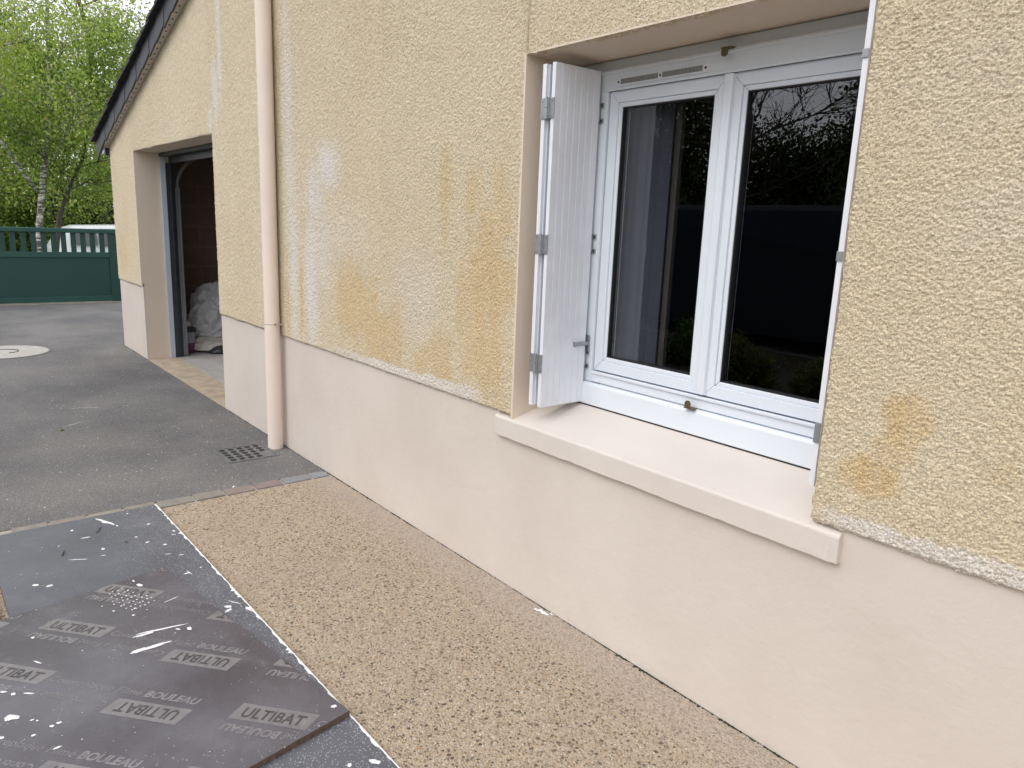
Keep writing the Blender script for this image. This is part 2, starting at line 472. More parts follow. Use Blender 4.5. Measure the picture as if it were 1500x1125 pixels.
M['grout'] = simple("mortar", (0.40, 0.37, 0.32), 0.9, var=0.15, nscale=30, bump=0.3, bscale=120, bdist=0.002)
M['kerb'] = simple("gate_kerb_concrete", (0.34, 0.31, 0.26), 0.85, var=0.2, nscale=8)
M['iron'] = simple("cast_iron", (0.19, 0.19, 0.195), 0.55, 0.4, 0.3, 40)
M['manhole'] = simple("manhole_concrete", (0.43, 0.42, 0.40), 0.8, var=0.12, nscale=14, bump=0.25, bscale=80, bdist=0.003)
M['wood'] = simple("weathered_wood", (0.26, 0.18, 0.10), 0.8, var=0.35, nscale=25)
M['moss'] = simple("moss", (0.035, 0.04, 0.02), 0.95, var=0.4, nscale=50)  # dark colour of the wall-foot bits and of the painted gap line
M['chalk'] = simple("chalk_scratch", (0.42, 0.42, 0.42), 0.9, var=0.2, nscale=60)

def make_film():
    mt, t, b = mat_new("clear_plastic_sheet"); g = NT(t)
    b.inputs["Base Color"].default_value = (0.88, 0.89, 0.90, 1); b.inputs["Roughness"].default_value = 0.15
    tr = g.n("ShaderNodeBsdfTranslucent"); tr.inputs[0].default_value = (0.8, 0.8, 0.8, 1)
    tp = g.n("ShaderNodeBsdfTransparent")
    a = g.n("ShaderNodeMixShader"); a.inputs[0].default_value = 0.35
    g.l(b.outputs[0], a.inputs[1]); g.l(tr.outputs[0], a.inputs[2])
    c = g.n("ShaderNodeMixShader"); c.inputs[0].default_value = 0.25
    g.l(a.outputs[0], c.inputs[1]); g.l(tp.outputs[0], c.inputs[2])
    out = [x for x in t.nodes if x.type == 'OUTPUT_MATERIAL'][0]
    g.l(c.outputs[0], out.inputs[0])
    return mt
M['film'] = make_film()

def make_glass():
    mt = bpy.data.materials.new("window_glass"); mt.use_nodes = True
    t = mt.node_tree; t.nodes.clear(); g = NT(t)
    fr = g.n("ShaderNodeFresnel"); fr.inputs[0].default_value = 1.52
    gl = g.n("ShaderNodeBsdfGlossy"); gl.inputs["Roughness"].default_value = 0.0; gl.inputs[0].default_value = (0.93, 0.97, 1, 1)
    tp = g.n("ShaderNodeBsdfTransparent"); tp.inputs[0].default_value = (0.93, 0.95, 0.97, 1)
    ms = g.n("ShaderNodeMixShader")
    geo = g.n("ShaderNodeNewGeometry")          # the outer face mirrors, the inner face only lets light through
    g.l(g.math('MULTIPLY', g.math('MULTIPLY', fr.outputs[0], 2.2), g.math('SUBTRACT', 1.0, geo.outputs["Backfacing"])), ms.inputs[0]); g.l(tp.outputs[0], ms.inputs[1]); g.l(gl.outputs[0], ms.inputs[2])
    o = g.n("ShaderNodeOutputMaterial"); g.l(ms.outputs[0], o.inputs[0])
    return mt
M['glass'] = make_glass()

# ------------------------------------------------------------------ setting: ground
def ground_mesh():
    xs = [-600, -200, -80, -40, -26, -22, -19, -17, -15.5, -14.3, -13.75, -8, 0, 20, 80, 300, 600]
    zs = [-0.6, -0.5, -0.45, -0.42, -0.40, -0.39, -0.38, -0.33, -0.22, -0.09, -0.02, -0.02, -0.02, -0.02, -0.02, -0.02, -0.02]
    ys = [-600, -200, -60, -20, -8, 0, 4, 10, 30, 80, 200, 600]
    vs = [(x, y, z) for x, z in zip(xs, zs) for y in ys]
    n = len(ys)
    fs = [(i * n + j, (i + 1) * n + j, (i + 1) * n + j + 1, i * n + j + 1) for i in range(len(xs) - 1) for j in range(n - 1)]
    b = MB(); b.add(vs, fs); return b
tag(ground_mesh().build("ground", M['grass']), kind="structure")
b = MB(); b.box(-13.62, -3.905, -3.3, -0.002, -0.25, 0.0); b.box(-13.62, -9.02, -0.002, 6, -0.25, -0.0006)
tag(b.build("driveway", M['asphalt']), kind="structure")
b = MB(); b.box(-3.80, 3.6, -2.9, -0.002, -0.25, 0.0)
tag(b.build("path", M['aggregate']), kind="structure")
b = MB(); b.box(-3.80, 30, -3.30, -2.904, -0.2, -0.012)
tag(b.build("lawn", M['grass']), kind="structure")
b = MB(); b.box(-13.62, 30, -6.3, -3.304, -0.2, -0.008)
tag(b.build("planting_bed", simple("dark_soil", (0.03, 0.024, 0.018), 0.95, var=.3, nscale=20, bump=.6, bscale=40, bdist=.02)), kind="structure")
b = MB(); b.box(-40, 30, -12, -6.304, -0.3, -0.004)
tag(b.build("side_road", M['asphalt']), kind="structure")
b = MB(); b.box(-3.903, -3.802, -2.9, -0.004, -0.2, -0.003)
tag(b.build("sett_bedding", M['grout']), kind="structure")
# kerb under the gate
b = MB(); b.box(-13.62, -13.44, -4.0, 4.0, -0.2, 0.012)
tag(b.build("kerb", M['kerb'], bevel=0.006), kind="structure")

# ------------------------------------------------------------------ paving setts between asphalt and path
sett_cols = [((0.25, 0.265, 0.28), "pale blue-grey paving sett touching the foot of the wall"),
             ((0.235, 0.24, 0.25), "grey sett, second from the wall in the row edging the asphalt"),
             ((0.24, 0.19, 0.18), "plum-brown sett, third from the wall, with a dark diagonal crack"),
             ((0.255, 0.205, 0.185), "reddish brown sett, fourth from the wall, with a white paint dab on its asphalt side"),
             ((0.25, 0.225, 0.20), "grey-brown sett, fifth from the wall in the edging row"),
             ((0.25, 0.235, 0.21), "sandy grey sett next to the white painted corner of the gritty board"),
             ((0.26, 0.235, 0.20), "sandy sett peeping out past the board, nearest the board's corner of that strip"),
             ((0.28, 0.26, 0.22), "thin strip of pale sandy sett above the board, middle of the strip"),
             ((0.25, 0.22, 0.19), "brownish sett strip above the board, near the left edge of the photo"),
             ((0.24, 0.225, 0.20), "grey-brown sett at the left edge of the photo above the board")]
sett_y = [-0.012, -0.118, -0.282, -0.442, -0.602, -0.757, -0.932, -1.085, -1.243, -1.402, -1.555, -1.70]
for i in range(10):
    y1, y0 = sett_y[i], sett_y[i + 1]
    col, lab = sett_cols[i]
    mt = simple("sett_stone", col, 0.72, var=0.16, nscale=18, bump=0.35, bscale=70, bdist=0.003)
    b = MB(); dz = random.uniform(-0.0015, 0.0015); e = [random.uniform(-0.004, 0.004) for _ in range(4)]
    xa, xb = -3.898, -3.812
    b.add([(xa + e[0], y0 + 0.006, -0.1), (xb + e[1], y0 + 0.006, -0.1), (xb + e[2], y1 - 0.006, -0.1), (xa + e[3], y1 - 0.006, -0.1),
           (xa + e[0], y0 + 0.006, 0.006 + dz), (xb + e[1], y0 + 0.006, 0.005 + dz), (xb + e[2], y1 - 0.006, 0.005 + dz), (xa + e[3], y1 - 0.006, 0.006 + dz)],
          [(0, 3, 2, 1), (4, 5, 6, 7), (0, 1, 5, 4), (1, 2, 6, 5), (2, 3, 7, 6), (3, 0, 4, 7)])
    tag(b.build("paving_sett", mt, bevel=0.003), lab, "paving stone", "setts edging the asphalt")

# ------------------------------------------------------------------ drain grate and manhole cover
def drain():
    t = empty("drain_grate", (-4.48, -0.26, 0), "square cast iron drain cover with rows of round holes at the foot of the downpipe", "drain cover", rz=0.0)
    x0, x1, y0, y1 = -4.635, -4.325, -0.42, -0.105
    ox, oy = -4.48, -0.26
    b = MB()
    b.box(x0 - ox, x1 - ox, y0 - oy, y0 + 0.014 - oy, -0.01, 0.005); b.box(x0 - ox, x1 - ox, y1 - 0.014 - oy, y1 - oy, -0.01, 0.005)
    b.box(x0 - ox, x0 + 0.014 - ox, y0 + 0.014 - oy, y1 - 0.014 - oy, -0.01, 0.005); b.box(x1 - 0.014 - ox, x1 - ox, y0 + 0.014 - oy, y1 - 0.014 - oy, -0.01, 0.005)
    b.build("frame", M['iron'], t, bevel=0.0015)
    b = MB(); b.box(x0 + 0.017 - ox, x1 - 0.017 - ox, y0 + 0.017 - oy, y1 - 0.017 - oy, -0.005, 0.002)
    pl = b.build("cover", M['iron'], t, bevel=0.001)
    b = MB()
    for i in range(5):
        for j in range(5):
            if (i, j) in ((4, 4), (3, 4)): continue
            cx_, cy_ = x0 + 0.05 + i * 0.053 - ox, y0 + 0.045 + j * 0.053 - oy
            b.lathe([(0.0185, 0.0026), (0.0175, 0.0046), (0.001, 0.0048)], (cx_, cy_, 0), 14)
    b.build("hole_disc", M['black'], pl)
drain()
def manhole():
    c = (-9.02, -1.12, 0.0)
    t = empty("manhole_cover", c, "round pale concrete manhole cover with a dark curved mark, set in the asphalt", "manhole cover")
    b = MB(); b.lathe([(0.40, -0.02), (0.40, 0.006), (0.395, 0.009), (0.001, 0.010)], (0, 0, 0), 56)
    b.build("cover", M['manhole'], t, smooth=False)
    b = MB()
    b.tube([(0.13 * math.cos(a), 0.13 * math.sin(a), 0.0105) for a in np.linspace(0.3, 5.6, 24)], 0.006, 5)
    b.build("lifting_ring", M['darkmetal'], t)
    b = MB()
    b.lathe([(0.415, -0.02), (0.415, 0.003), (0.402, 0.003)], (0, 0, 0), 56)
    b.build("rim", M['iron'], t)
manhole()

# ------------------------------------------------------------------ HOUSE
house = empty("house", (-4.5, 0, 0), "house with rough sand-coloured rendered wall, pale smooth plinth, white window and open garage", "house")
def HP(mb, name, mat, parent=None, **kw):
    o = mb.build(name, mat, parent or house, **kw)
    if parent is None:
        o.matrix_parent_inverse = house.matrix_world.inverted()
    return o
bpy.context.view_layer.update()
HINV = Matrix.Translation((4.5, 0, 0))
def HP(mb, name, mat, parent=None, label=None, **kw):
    me = mb.mesh(name, **kw)
    me.transform(HINV)
    o = link_obj(name, me, mat, parent or house)
    if label: o["label"] = label
    return o

WX0, WX1, WZ0, WZ1 = -2.170, -0.926, 0.705, 2.05       # window opening
GX0, GX1, GZ1 = -8.0, -5.66, 2.02                     # garage opening
X0, X1 = -9.0, 4.0
RIDGE = -2.5
def rake(x):
    return 2.13 + 0.292 * (x + 8.984) if x <= RIDGE else 2.13 + 0.292 * (RIDGE + 8.984) - 0.292 * (x - RIDGE)

# masonry core (its faces are the window and garage reveals)
TY = 0.011
b = MB()
def wallbox(x0, x1, z0, z1, y0=TY, y1=0.30):
    b.box(x0, x1, y0, y1, z0, z1)
def wallpoly(x0, x1, z0):
    pts = [(x0, z0), (x1, z0), (x1, rake(x1) - 0.01)]
    if x0 < RIDGE < x1: pts.append((RIDGE, rake(RIDGE) - 0.01))
    pts.append((x0, rake(x0) - 0.01))
    b.prism(pts, 'y', TY, 0.30)
wallpoly(X0, GX0, -0.1)
wallpoly(GX0, GX1, GZ1)
wallpoly(GX1, WX0, -0.1)
wallbox(WX0, WX1, -0.1, 0.66, y1=0.26)
wallpoly(WX0, WX1, WZ1)
wallpoly(WX1, X1, -0.1)
# smooth arrises that reach the face of the render
b.box(WX0 - .010, WX0, -.0145, TY, 0.712, WZ1); b.box(WX0 - .010, WX1 + .004, -.0145, TY, WZ1, WZ1 + .007)
b.box(GX0 - .010, GX0, -.0135, TY, 0.735, GZ1); b.box(GX0 - .010, GX1 + .002, -.0135, TY, GZ1, GZ1 + .006)
HP(b, "wall", M['reveal'])
# other three walls
b = MB(); b.box(X0, X0 + 0.13, 0.30, 8, -0.1, 2.12); b.box(X1 - 0.13, X1, 0.30, 8, -0.1, 2.12)
b.prism([(X0 + .13, -0.1), (X1 - .13, -0.1), (X1 - .13, 2.12), (RIDGE, rake(RIDGE) - .02), (X0 + .13, 2.12)], 'y', 7.8, 8.0)
HP(b, "side_wall", M['reveal'])

# plinth coat
b = MB()
b.box(X0 - 0.006, GX0, 0.0, TY - 0.0005, -0.1, 0.76)
b.box(GX1, X1, 0.0, TY - 0.0005, -0.1, 0.66)
b.box(GX1, WX0 - 0.098, 0.0, TY - 0.0005, 0.66, 0.76); b.box(WX1 + 0.091, X1, 0.0, TY - 0.0005, 0.66, 0.76)
b.box(X0 - 0.006, X0, TY, 8, -0.1, 0.76)
HP(b, "plinth", M['plinth'])

# ---- sprayed render as a really rough surface
def hash2(i, j, s):
    h = (i.astype(np.int64) * 374761393 + j.astype(np.int64) * 668265263 + s * 1442695041) & 0xffffffff
    h = ((h ^ (h >> 13)) * 1274126177) & 0xffffffff
    return ((h ^ (h >> 16)) & 0xffff) / 65535.0
def vnoise(x, y, s):
    i = np.floor(x); j = np.floor(y); fx = x - i; fy = y - j
    fx = fx * fx * (3 - 2 * fx); fy = fy * fy * (3 - 2 * fy)
    a = hash2(i, j, s); bq = hash2(i + 1, j, s); c = hash2(i, j + 1, s); d = hash2(i + 1, j + 1, s)
    return (a * (1 - fx) + bq * fx) * (1 - fy) + (c * (1 - fx) + d * fx) * fy
def height(x, z):
    xr = x * 0.98 - z * 0.17; zr = z * 0.98 + x * 0.17
    wx = 0.004 * (vnoise(x / 0.013, z / 0.013, 11) - .5); wz = 0.004 * (vnoise(x / 0.013, z / 0.013, 12) - .5)
    n1 = vnoise((xr + wx) / 0.0058, (zr + wz) / 0.0040, 1)
    n2 = vnoise(xr / 0.0044 + 9.3, zr / 0.0036, 2)
    n3 = vnoise(x / 0.030, z / 0.024, 3)
    n4 = vnoise(x / 0.30, z / 0.28, 4)
    n5 = hash2(np.floor(x / .0022), np.floor(z / .0022), 6)
    patch = 0.6 + 0.9 * vnoise(x / 0.22 + 3, z / 0.17, 41)
    far = np.clip((-x - 2.0) / 2.0, 0, 1)
    return 0.72 * patch * (0.0047 - .0014 * far) * (n1 - 0.5) + 0.0033 * (n2 - 0.5) + 0.0010 * (n3 - 0.5) + 0.003 * (n4 - 0.5) + (.0016 + .0022 * far) * (n5 - .5)
def sm(a, b_, x):
    t = np.clip((x - a) / (b_ - a), 0, 1); return t * t * (3 - 2 * t)
def blob(x, z, cx_, cz_, rx, rz, soft=0.6, wob=0.5, s=20, sc=0.10):
    n = vnoise(x / sc, z / (sc * 1.6), s) * 0.65 + vnoise(x / (sc * .4), z / (sc * .5), s + 1) * 0.35
    d = np.sqrt(((x - cx_) / rx) ** 2 + ((z - cz_) / rz) ** 2) + (n - 0.5) * wob
    return 1 - sm(1 - soft, 1 + soft * 0.35, d)
OCH = [(-3.56, 1.15, .12, .17, .7), (-3.45, 1.0, .22, .18, .85), (-3.27, .90, .17, .13, .85), (-3.07, .97, .075, .17, .75), (-3.05, .85, .04, .10, .65), (-2.84, .84, .08, .08, .65), (-2.68, .87, .09, .12, .75),
       (-2.36, 1.22, .14, .26, .85), (-2.29, 1.52, .055, .20, .65), (-2.47, 1.12, .10, .2, .75), (-2.36, .92, .13, .15, .85), (-2.67, 1.63, .05, .13, .65), (-2.67, 1.45, .03, .10, .5), (-3.66, .98, .05, .10, .6),
       (-2.47, 1.58, .07, .08, .65), (-0.712, 1.045, .055, .075, .95), (-0.745, .965, .045, .05, .6), (-0.782, .885, .066, .048, 1.0), (-4.16, .98, .028, .18, .7), (-4.37, 1.0, .028, .25, .6),
       (-8.7, 1.0, .2, .2, .5), (-8.5, 1.45, .1, .2, .35), (-5.35, .86, .15, .08, .25), (-0.5, .97, .03, .02, .3), (-2.26, .80, .05, .07, .5)]
WHT = [(-3.80, 1.74, .14, .14, .95), (-3.95, 1.58, .13, .17, .75), (-4.02, 1.08, .08, .42, .85), (-4.26, 1.2, .07, .6, .75), (-4.30, 1.9, .06, .9, .6), (-3.9, 1.3, .15, .28, .5),
       (-5.44, 2.65, .05, .45, .8), (-5.56, 2.28, .06, .22, .75), (-5.68, 2.10, .05, .12, .65), (-2.9, 1.12, .22, .22, .3), (-3.6, 1.35, .25, .18, .25), (-0.62, 1.5, .15, .10, .12), (-0.7, 1.8, .2, .15, .1)]
def stain_shade(x, z):
    o = np.zeros_like(x); w = np.zeros_like(x)
    for k, (a, c_, rx, rz, amt) in enumerate(OCH):
        o = np.maximum(o, amt * blob(x, z, a, c_, rx * 1.2, rz * 1.2, .5, 1.0, 30 + k * 3, 0.05))
    for k, (a, c_, rx, rz, amt) in enumerate(WHT):
        w = np.maximum(w, amt * blob(x, z, a, c_, rx * 1.2, rz * 1.15, .8, .5, 90 + k * 3, 0.10))
    # whitened lower rim
    wid = 0.775 + 0.022 * (vnoise(x / 0.13, z * 0, 160) - .5) + 0.012 * (vnoise(x / 0.04, z * 0, 161) - .5)
    band = (1 - sm(-0.008, 0.010, z - wid)) * (sm(-4.15, -3.2, x) * (1 - sm(-2.5, -2.3, x)) + sm(-0.93, -0.83, x)) * 0.85
    w = np.maximum(w, band * (0.75 + 0.25 * vnoise(x / .02, z / .02, 5)))
    o = 0.66 * o * (0.72 + 0.56 * vnoise(x / .035, z / .22, 77)) * (1 - band)
    dk = 0.75 * blob(x, z, -4.44, 1.7, .055, 1.4, .8, .5, 200, 0.05)  # band right of the downpipe: grime plus its soft shadow, painted in
    return np.stack([np.clip(o, 0, 1), np.clip(w, 0, 1), np.clip(dk, 0, 1), np.ones_like(x)], -1)

def make_render():
    V, F, S = [], [], []
    nv = 0
    ZB = 0.727
    # x0,x1,z0,z1 (None = up to the rake), step, skirts
    XR = -0.40
    zones = [(-0.919, XR, ZB, WZ1, .0024, "LB"), (-0.921, XR, WZ1, 2.16, .0024, ""), (XR, 0.15, ZB, 2.3, .006, "B"),
             (-0.921, XR, 2.16, None, .02, ""), (XR, 0.15, 2.3, None, .02, ""), (0.15, X1, ZB, None, .016, "B"),
             (-2.174, -0.921, WZ1, 2.35, .0034, "B"), (-2.174, -0.921, 2.35, None, .02, ""),
             (-3.2, -2.174, ZB, WZ1, .0036, "BR"), (-3.2, -2.174, WZ1, 2.45, .0036, ""), (-3.2, -2.174, 2.45, None, .02, ""),
             (-4.6, -3.2, ZB + .001, 2.85, .0050, "B"), (-4.6, -3.2, 2.85, None, .02, ""),
             (GX1 - .002, -4.6, ZB + .003, GZ1, .0075, "BL"), (GX1 - .002, -4.6, GZ1, None, .0075, ""), (GX0 - .002, GX1 - .002, GZ1 - .004, None, .0085, "B"),
             (X0 - .012, GX0 - .002, ZB + .006, GZ1, .0095, "BRL"), (X0 - .012, GX0 - .002, GZ1, None, .0095, "L")]
    for (x0, x1, z0, z1, st, sk) in zones:
        nx = max(2, int(round((x1 - x0) / st)) + 1)
        xs = np.linspace(x0, x1, nx)
        if z1 is None:
            zt = np.array([rake(x) for x in xs])
        else:
            zt = np.full(nx, z1)
        nz = max(2, int(round((np.mean(zt) - z0) / st)) + 1)
        tt = np.linspace(0, 1, nz)
        X = np.repeat(xs[:, None], nz, 1); Z = z0 + (zt[:, None] - z0) * tt[None]
        jz = 0.006 * (vnoise(xs / 0.03, xs * 0, 7) - .5) + 0.006 * (vnoise(xs / 0.011, xs * 0, 8) - .5) + 0.010 * (vnoise(xs / 0.16, xs * 0, 9) - .5)
        if 'B' in sk:
            fall = np.clip(1 - (Z - z0) / 0.03, 0, 1)
            Z = Z + jz[:, None] * fall
        zz = Z[0]
        jx = 0.005 * (vnoise(zz / 0.03, zz * 0, 17) - .5) + 0.004 * (vnoise(zz / 0.011, zz * 0, 18) - .5)
        if 'L' in sk:
            X = X + jx[None] * np.clip(1 - (X - x0) / 0.02, 0, 1)
        if 'R' in sk:
            X = X + jx[None] * np.clip(1 - (x1 - X) / 0.02, 0, 1)
        Y = -0.014 - height(X, Z)
        # round the free edges off
        if 'B' in sk: Y += 0.006 * np.clip(1 - (Z - z0) / 0.007, 0, 1) ** 2
        if 'L' in sk: Y += 0.006 * np.clip(1 - (X - x0) / 0.007, 0, 1) ** 2
        if 'R' in sk: Y += 0.006 * np.clip(1 - (x1 - X) / 0.007, 0, 1) ** 2
        def addrow(X, Y, Z, row):
            if row == 'B':
                return (np.concatenate([X[:, :1], X], 1), np.concatenate([np.full((X.shape[0], 1), 0.0105), Y], 1), np.concatenate([Z[:, :1] - .001, Z], 1))
            if row == 'L':
                return (np.concatenate([X[:1], X], 0), np.concatenate([np.full((1, X.shape[1]), 0.0105), Y], 0), np.concatenate([Z[:1], Z], 0))
            return (np.concatenate([X, X[-1:]], 0), np.concatenate([Y, np.full((1, X.shape[1]), 0.0105)], 0), np.concatenate([Z, Z[-1:]], 0))
        for r_ in sk: X, Y, Z = addrow(X, Y, Z, r_)
        a, c_ = X.shape
        V.append(np.stack([X + 4.5, Y, Z], -1).reshape(-1, 3))
        S.append(stain_shade(X, Z).reshape(-1, 4))
        idx = np.arange(a * c_).reshape(a, c_) + nv
        F.append(np.stack([idx[:-1, :-1], idx[1:, :-1], idx[1:, 1:], idx[:-1, 1:]], -1).reshape(-1, 4))
        nv += a * c_
    V = np.concatenate(V); F = np.concatenate(F); S = np.concatenate(S)
    me = np_mesh("render_coat", V, F)
    ca = me.color_attributes.new("stain_shade", 'FLOAT_COLOR', 'POINT')
    ca.data.foreach_set("color", S.astype(np.float32).ravel())
    return link_obj("render_coat", me, M['render'], house)
def np_mesh(name, V, F):
    me = bpy.data.meshes.new(name)
    k = F.shape[1]
    me.vertices.add(len(V)); me.vertices.foreach_set("co", V.astype(np.float32).ravel())
    me.loops.add(F.size); me.loops.foreach_set("vertex_index", F.astype(np.int32).ravel())
    me.polygons.add(len(F)); me.polygons.foreach_set("loop_start", np.arange(0, F.size, k, dtype=np.int32))
    me.update(calc_edges=True)
    me.validate()
    return me
make_render()

# ---- window sill
b = MB()
b.prism([(-0.022, 0.632), (-0.022, 0.706), (-0.018, 0.711), (0.262, 0.786), (0.262, 0.60), (0.006, 0.628)], 'x', -2.272, -0.832)
so = HP(b, "window_sill", M['sill'], bevel=0.003)
bm = bmesh.new(); bm.from_mesh(so.data)
bmesh.ops.subdivide_edges(bm, edges=[e for e in bm.edges if abs(e.verts[0].co.x - e.verts[1].co.x) > 0.5], cuts=160)
from mathutils import noise as mnoise
for v in bm.verts:
    if v.co.y < 0:
        q = v.co * 9; w = 1.0 if v.co.z < 0.66 else 0.35
        v.co.z += w * (0.0022 * mnoise.noise(q) + 0.0014 * mnoise.noise(q * 5)); v.co.y += w * 0.0016 * mnoise.noise(q * 3 + Vector((5, 0, 0)))
        ex = min(abs(v.co.x - 4.5 + 2.272), abs(v.co.x - 4.5 + 0.832))
        if ex < 0.03: v.co.z += 0.004 * mnoise.noise(v.co * 70); v.co.y += 0.003 * abs(mnoise.noise(v.co * 60))
bm.to_mesh(so.data); bm.free()

# ---- window
win = link_obj("window", None, None, house) if False else None
def mitred(b, x0, x1, z0, z1, w, y0, y1, steps=None):
    """rectangular frame of four mitred bars"""
    g_ = 0.0006
    o = [(x0, z0), (x1, z0), (x1, z1), (x0, z1)]
    i = [(x0 + w, z0 + w), (x1 - w, z0 + w), (x1 - w, z1 - w), (x0 + w, z1 - w)]
    for k in range(4):
        a, c_ = o[k], o[(k + 1) % 4]; d, e = i[(k + 1) % 4], i[k]
        mid = ((x0 + x1) / 2, (z0 + z1) / 2)
        dx, dz = (c_[0] - a[0]), (c_[1] - a[1]); L = math.hypot(dx, dz); ux, uz = dx / L * g_, dz / L * g_
        b.prism([(a[0] + ux, a[1] + uz), (c_[0] - ux, c_[1] - uz), (d[0] - ux, d[1] - uz), (e[0] + ux, e[1] + uz)], 'y', y0, y1)
FY = 0.238
# fixed frame
b = MB()
b.box(-2.168, -2.004, FY, 0.31, 0.87, 1.945)          # left stile
b.box(-0.958, -0.928, FY, 0.31, 0.87, 1.945)
b.box(-2.168, -0.928, FY, 0.31, 1.945, 2.006)         # head
b.box(-2.004, -0.958, FY, 0.31, 0.872, 0.912)         # bottom rail
b.box(-2.168, -0.928, FY + .012, 0.31, 2.006, 2.048)  # head extension
win = HP(b, "window", M['pvc'], bevel=0.002)
win["label"] = "white two-leaf window"
b = MB(); b.box(-2.168, -0.928, FY - 0.010, FY + 0.012, 2.000, 2.009); b.box(-2.002, -0.960, FY - 0.006, FY, 1.940, 1.9485)
b.box(-2.002, -0.960, FY - 0.008, FY, 0.906, 0.916)
HP(b, "frame_lip", M['pvc'], win, bevel=0.0015)
b = MB(); b.prism([(0.222, 0.782), (0.222, 0.858), (0.230, 0.868), (0.27, 0.870), (0.27, 0.782)], 'x', -2.074, -0.928)
HP(b, "sill_apron", M['pvc'], win, bevel=0.002)
b = MB(); b.box(-2.074, -0.928, 0.225, 0.28, 0.768, 0.783)  # black strip painting in the dark of the gap under the apron
HP(b, "apron_gap_strip", M['black'], win)
for (xa, xb) in ((-2.000, -1.492), (-1.482, -0.966)):
    b = MB()
    mitred(b, xa, xb, 0.918, 1.941, 0.040, FY + .010, 0.30)
    sash = HP(b, "sash", M['pvc'], win, bevel=0.0015)
    b = MB(); mitred(b, xa + .040, xb - .040, 0.958, 1.901, 0.016, FY + .016, 0.30)
    HP(b, "glazing_bead", M['pvc'], win, bevel=0.003)
    b = MB(); mitred(b, xa + .056, xb - .056, 0.974, 1.885, 0.004, FY + .020, 0.29)
    HP(b, "gasket", M['black'], win)
    b = MB(); b.box(xa + .058, xb - .058, FY + .030, FY + .034, 0.976, 1.883)
    HP(b, "glass_pane", M['glass'], win)
b = MB(); b.prism([(-1.506, FY + .010), (-1.503, FY - .003), (-1.496, FY - .006), (-1.478, FY - .006), (-1.471, FY - .003), (-1.468, FY + .010)], 'z', 0.922, 1.9385)
HP(b, "mullion", M['pvc'], win, bevel=0.001)
# ventilation grille
b = MB(); b.box(-1.960, -1.565, FY - .004, FY, 1.953, 1.981)
v_ = HP(b, "vent_grille", M['pvc_edge'], win, bevel=0.001)
b = MB()
for xa, xb in ((-1.940, -1.770), (-1.752, -1.588)):
    k = xa
    while k < xb:
        b.box(k, k + 0.0035, FY - .0055, FY - .0035, 1.959, 1.976); k += 0.0055
HP(b, "grille_slat", simple("grille_mesh", (0.22, 0.23, 0.22), 0.6), v_)
b = MB()
for xa in (-1.951, -1.761, -1.576):
    b.tube([(xa, FY - .0065, 1.967), (xa, FY - .003, 1.967)], 0.0035, 10)
HP(b, "screw", M['black'], v_)
def catch(x, z, up):
    b = MB(); s_ = 1 if up else -1
    b.box(x - .018, x + .022, FY - .030, FY - .006, z - .0015, z + .0015)
    b.prism([(x - .012, z)] + [(x - .0 + .012 * math.cos(a), z + s_ * (.017 + .010 * math.sin(a))) for a in np.linspace(PI, 0, 9)] + [(x + .012, z)], 'y', FY - .032, FY - .029)
    HP(b, "shutter_catch", M['bronze'], win, bevel=0.0006)
catch(-1.490, 2.0105, False)
catch(-1.510, 0.872, True)
b = MB(); b.box(-1.985, -1.955, FY - .006, FY, 0.8735, 0.8815)
HP(b, "drain_cap", M['pvc'], win, bevel=0.002)

# ---- shutters
def leaf(name, xf, xb, y0, y1, z0, z1, lab, grooves=True):
    n = 7; pts = [(xf, y0)]
    w = (y1 - y0) / n
    if grooves:
        for k in range(1, n):
            yy = y0 + k * w
            pts += [(xf, yy - .0022), (xf - .003 * (1 if xf > xb else -1), yy), (xf, yy + .0022)]
    pts += [(xf, y1), (xb, y1), (xb, y0)]
    b = MB(); b.prism(pts, 'z', z0, z1)
    return HP(b, name, M['pvc_edge'], label=lab)
leaf1 = leaf("shutter", -2.029, -2.046, 0.003, 0.222, 0.788, 2.010, "folded white shutter panel of narrow grooved boards, the one facing the window")
leaf2 = leaf("shutter", -2.072, -2.090, -0.002, 0.218, 0.790, 2.008, "white shutter panel folded behind the first, against the beige reveal")
leaf3 = leaf("shutter", -0.9425, -0.9285, 0.000, 0.205, 0.812, 1.998, "thin edge of the white shutter panel folded against the right side of the window opening", True)
# edge profile strip on leaf2 seen in the gap
b = MB(); b.box(-2.0720, -2.0685, 0.012, 0.020, 0.792, 2.006); HP(b, "edge_strip", M['pvc'], leaf2)
def butt_hinge(z, parent):
    b = MB()
    b.box(-2.090, -2.064, -0.0065, -0.0045, z - .034, z + .034)
    b.box(-2.054, -2.027, -0.0015, 0.0025, z - .034, z + .034)
    b.box(-2.066, -2.048, -0.0065, 0.0, z - .034, z + .034)
    h_ = HP(b, "hinge", M['galv'], parent, bevel=0.0008)
    b = MB()
    b.tube([(-2.058, -0.008, z - .036), (-2.058, -0.008, z + .000)], 0.0060, 12)
    b.tube([(-2.058, -0.008, z + .002), (-2.058, -0.008, z + .036)], 0.0055, 12)
    for sx in (-2.083, -2.036):
        for sz in (-.025, .025):
            b.tube([(sx, -0.0085 if sx < -2.06 else -0.004, z + sz), (sx, -0.002, z + sz)], 0.003, 8)
    return b, h_
for z in (1.860, 1.393, 0.955):
    b, h_ = butt_hinge(z, leaf1)
    # barrel and screw heads belong to the hinge
    me = b.mesh("tmp"); me.transform(HINV)
    bm = bmesh.new(); bm.from_mesh(h_.data); bm.from_mesh(me); bm.to_mesh(h_.data); bm.free()
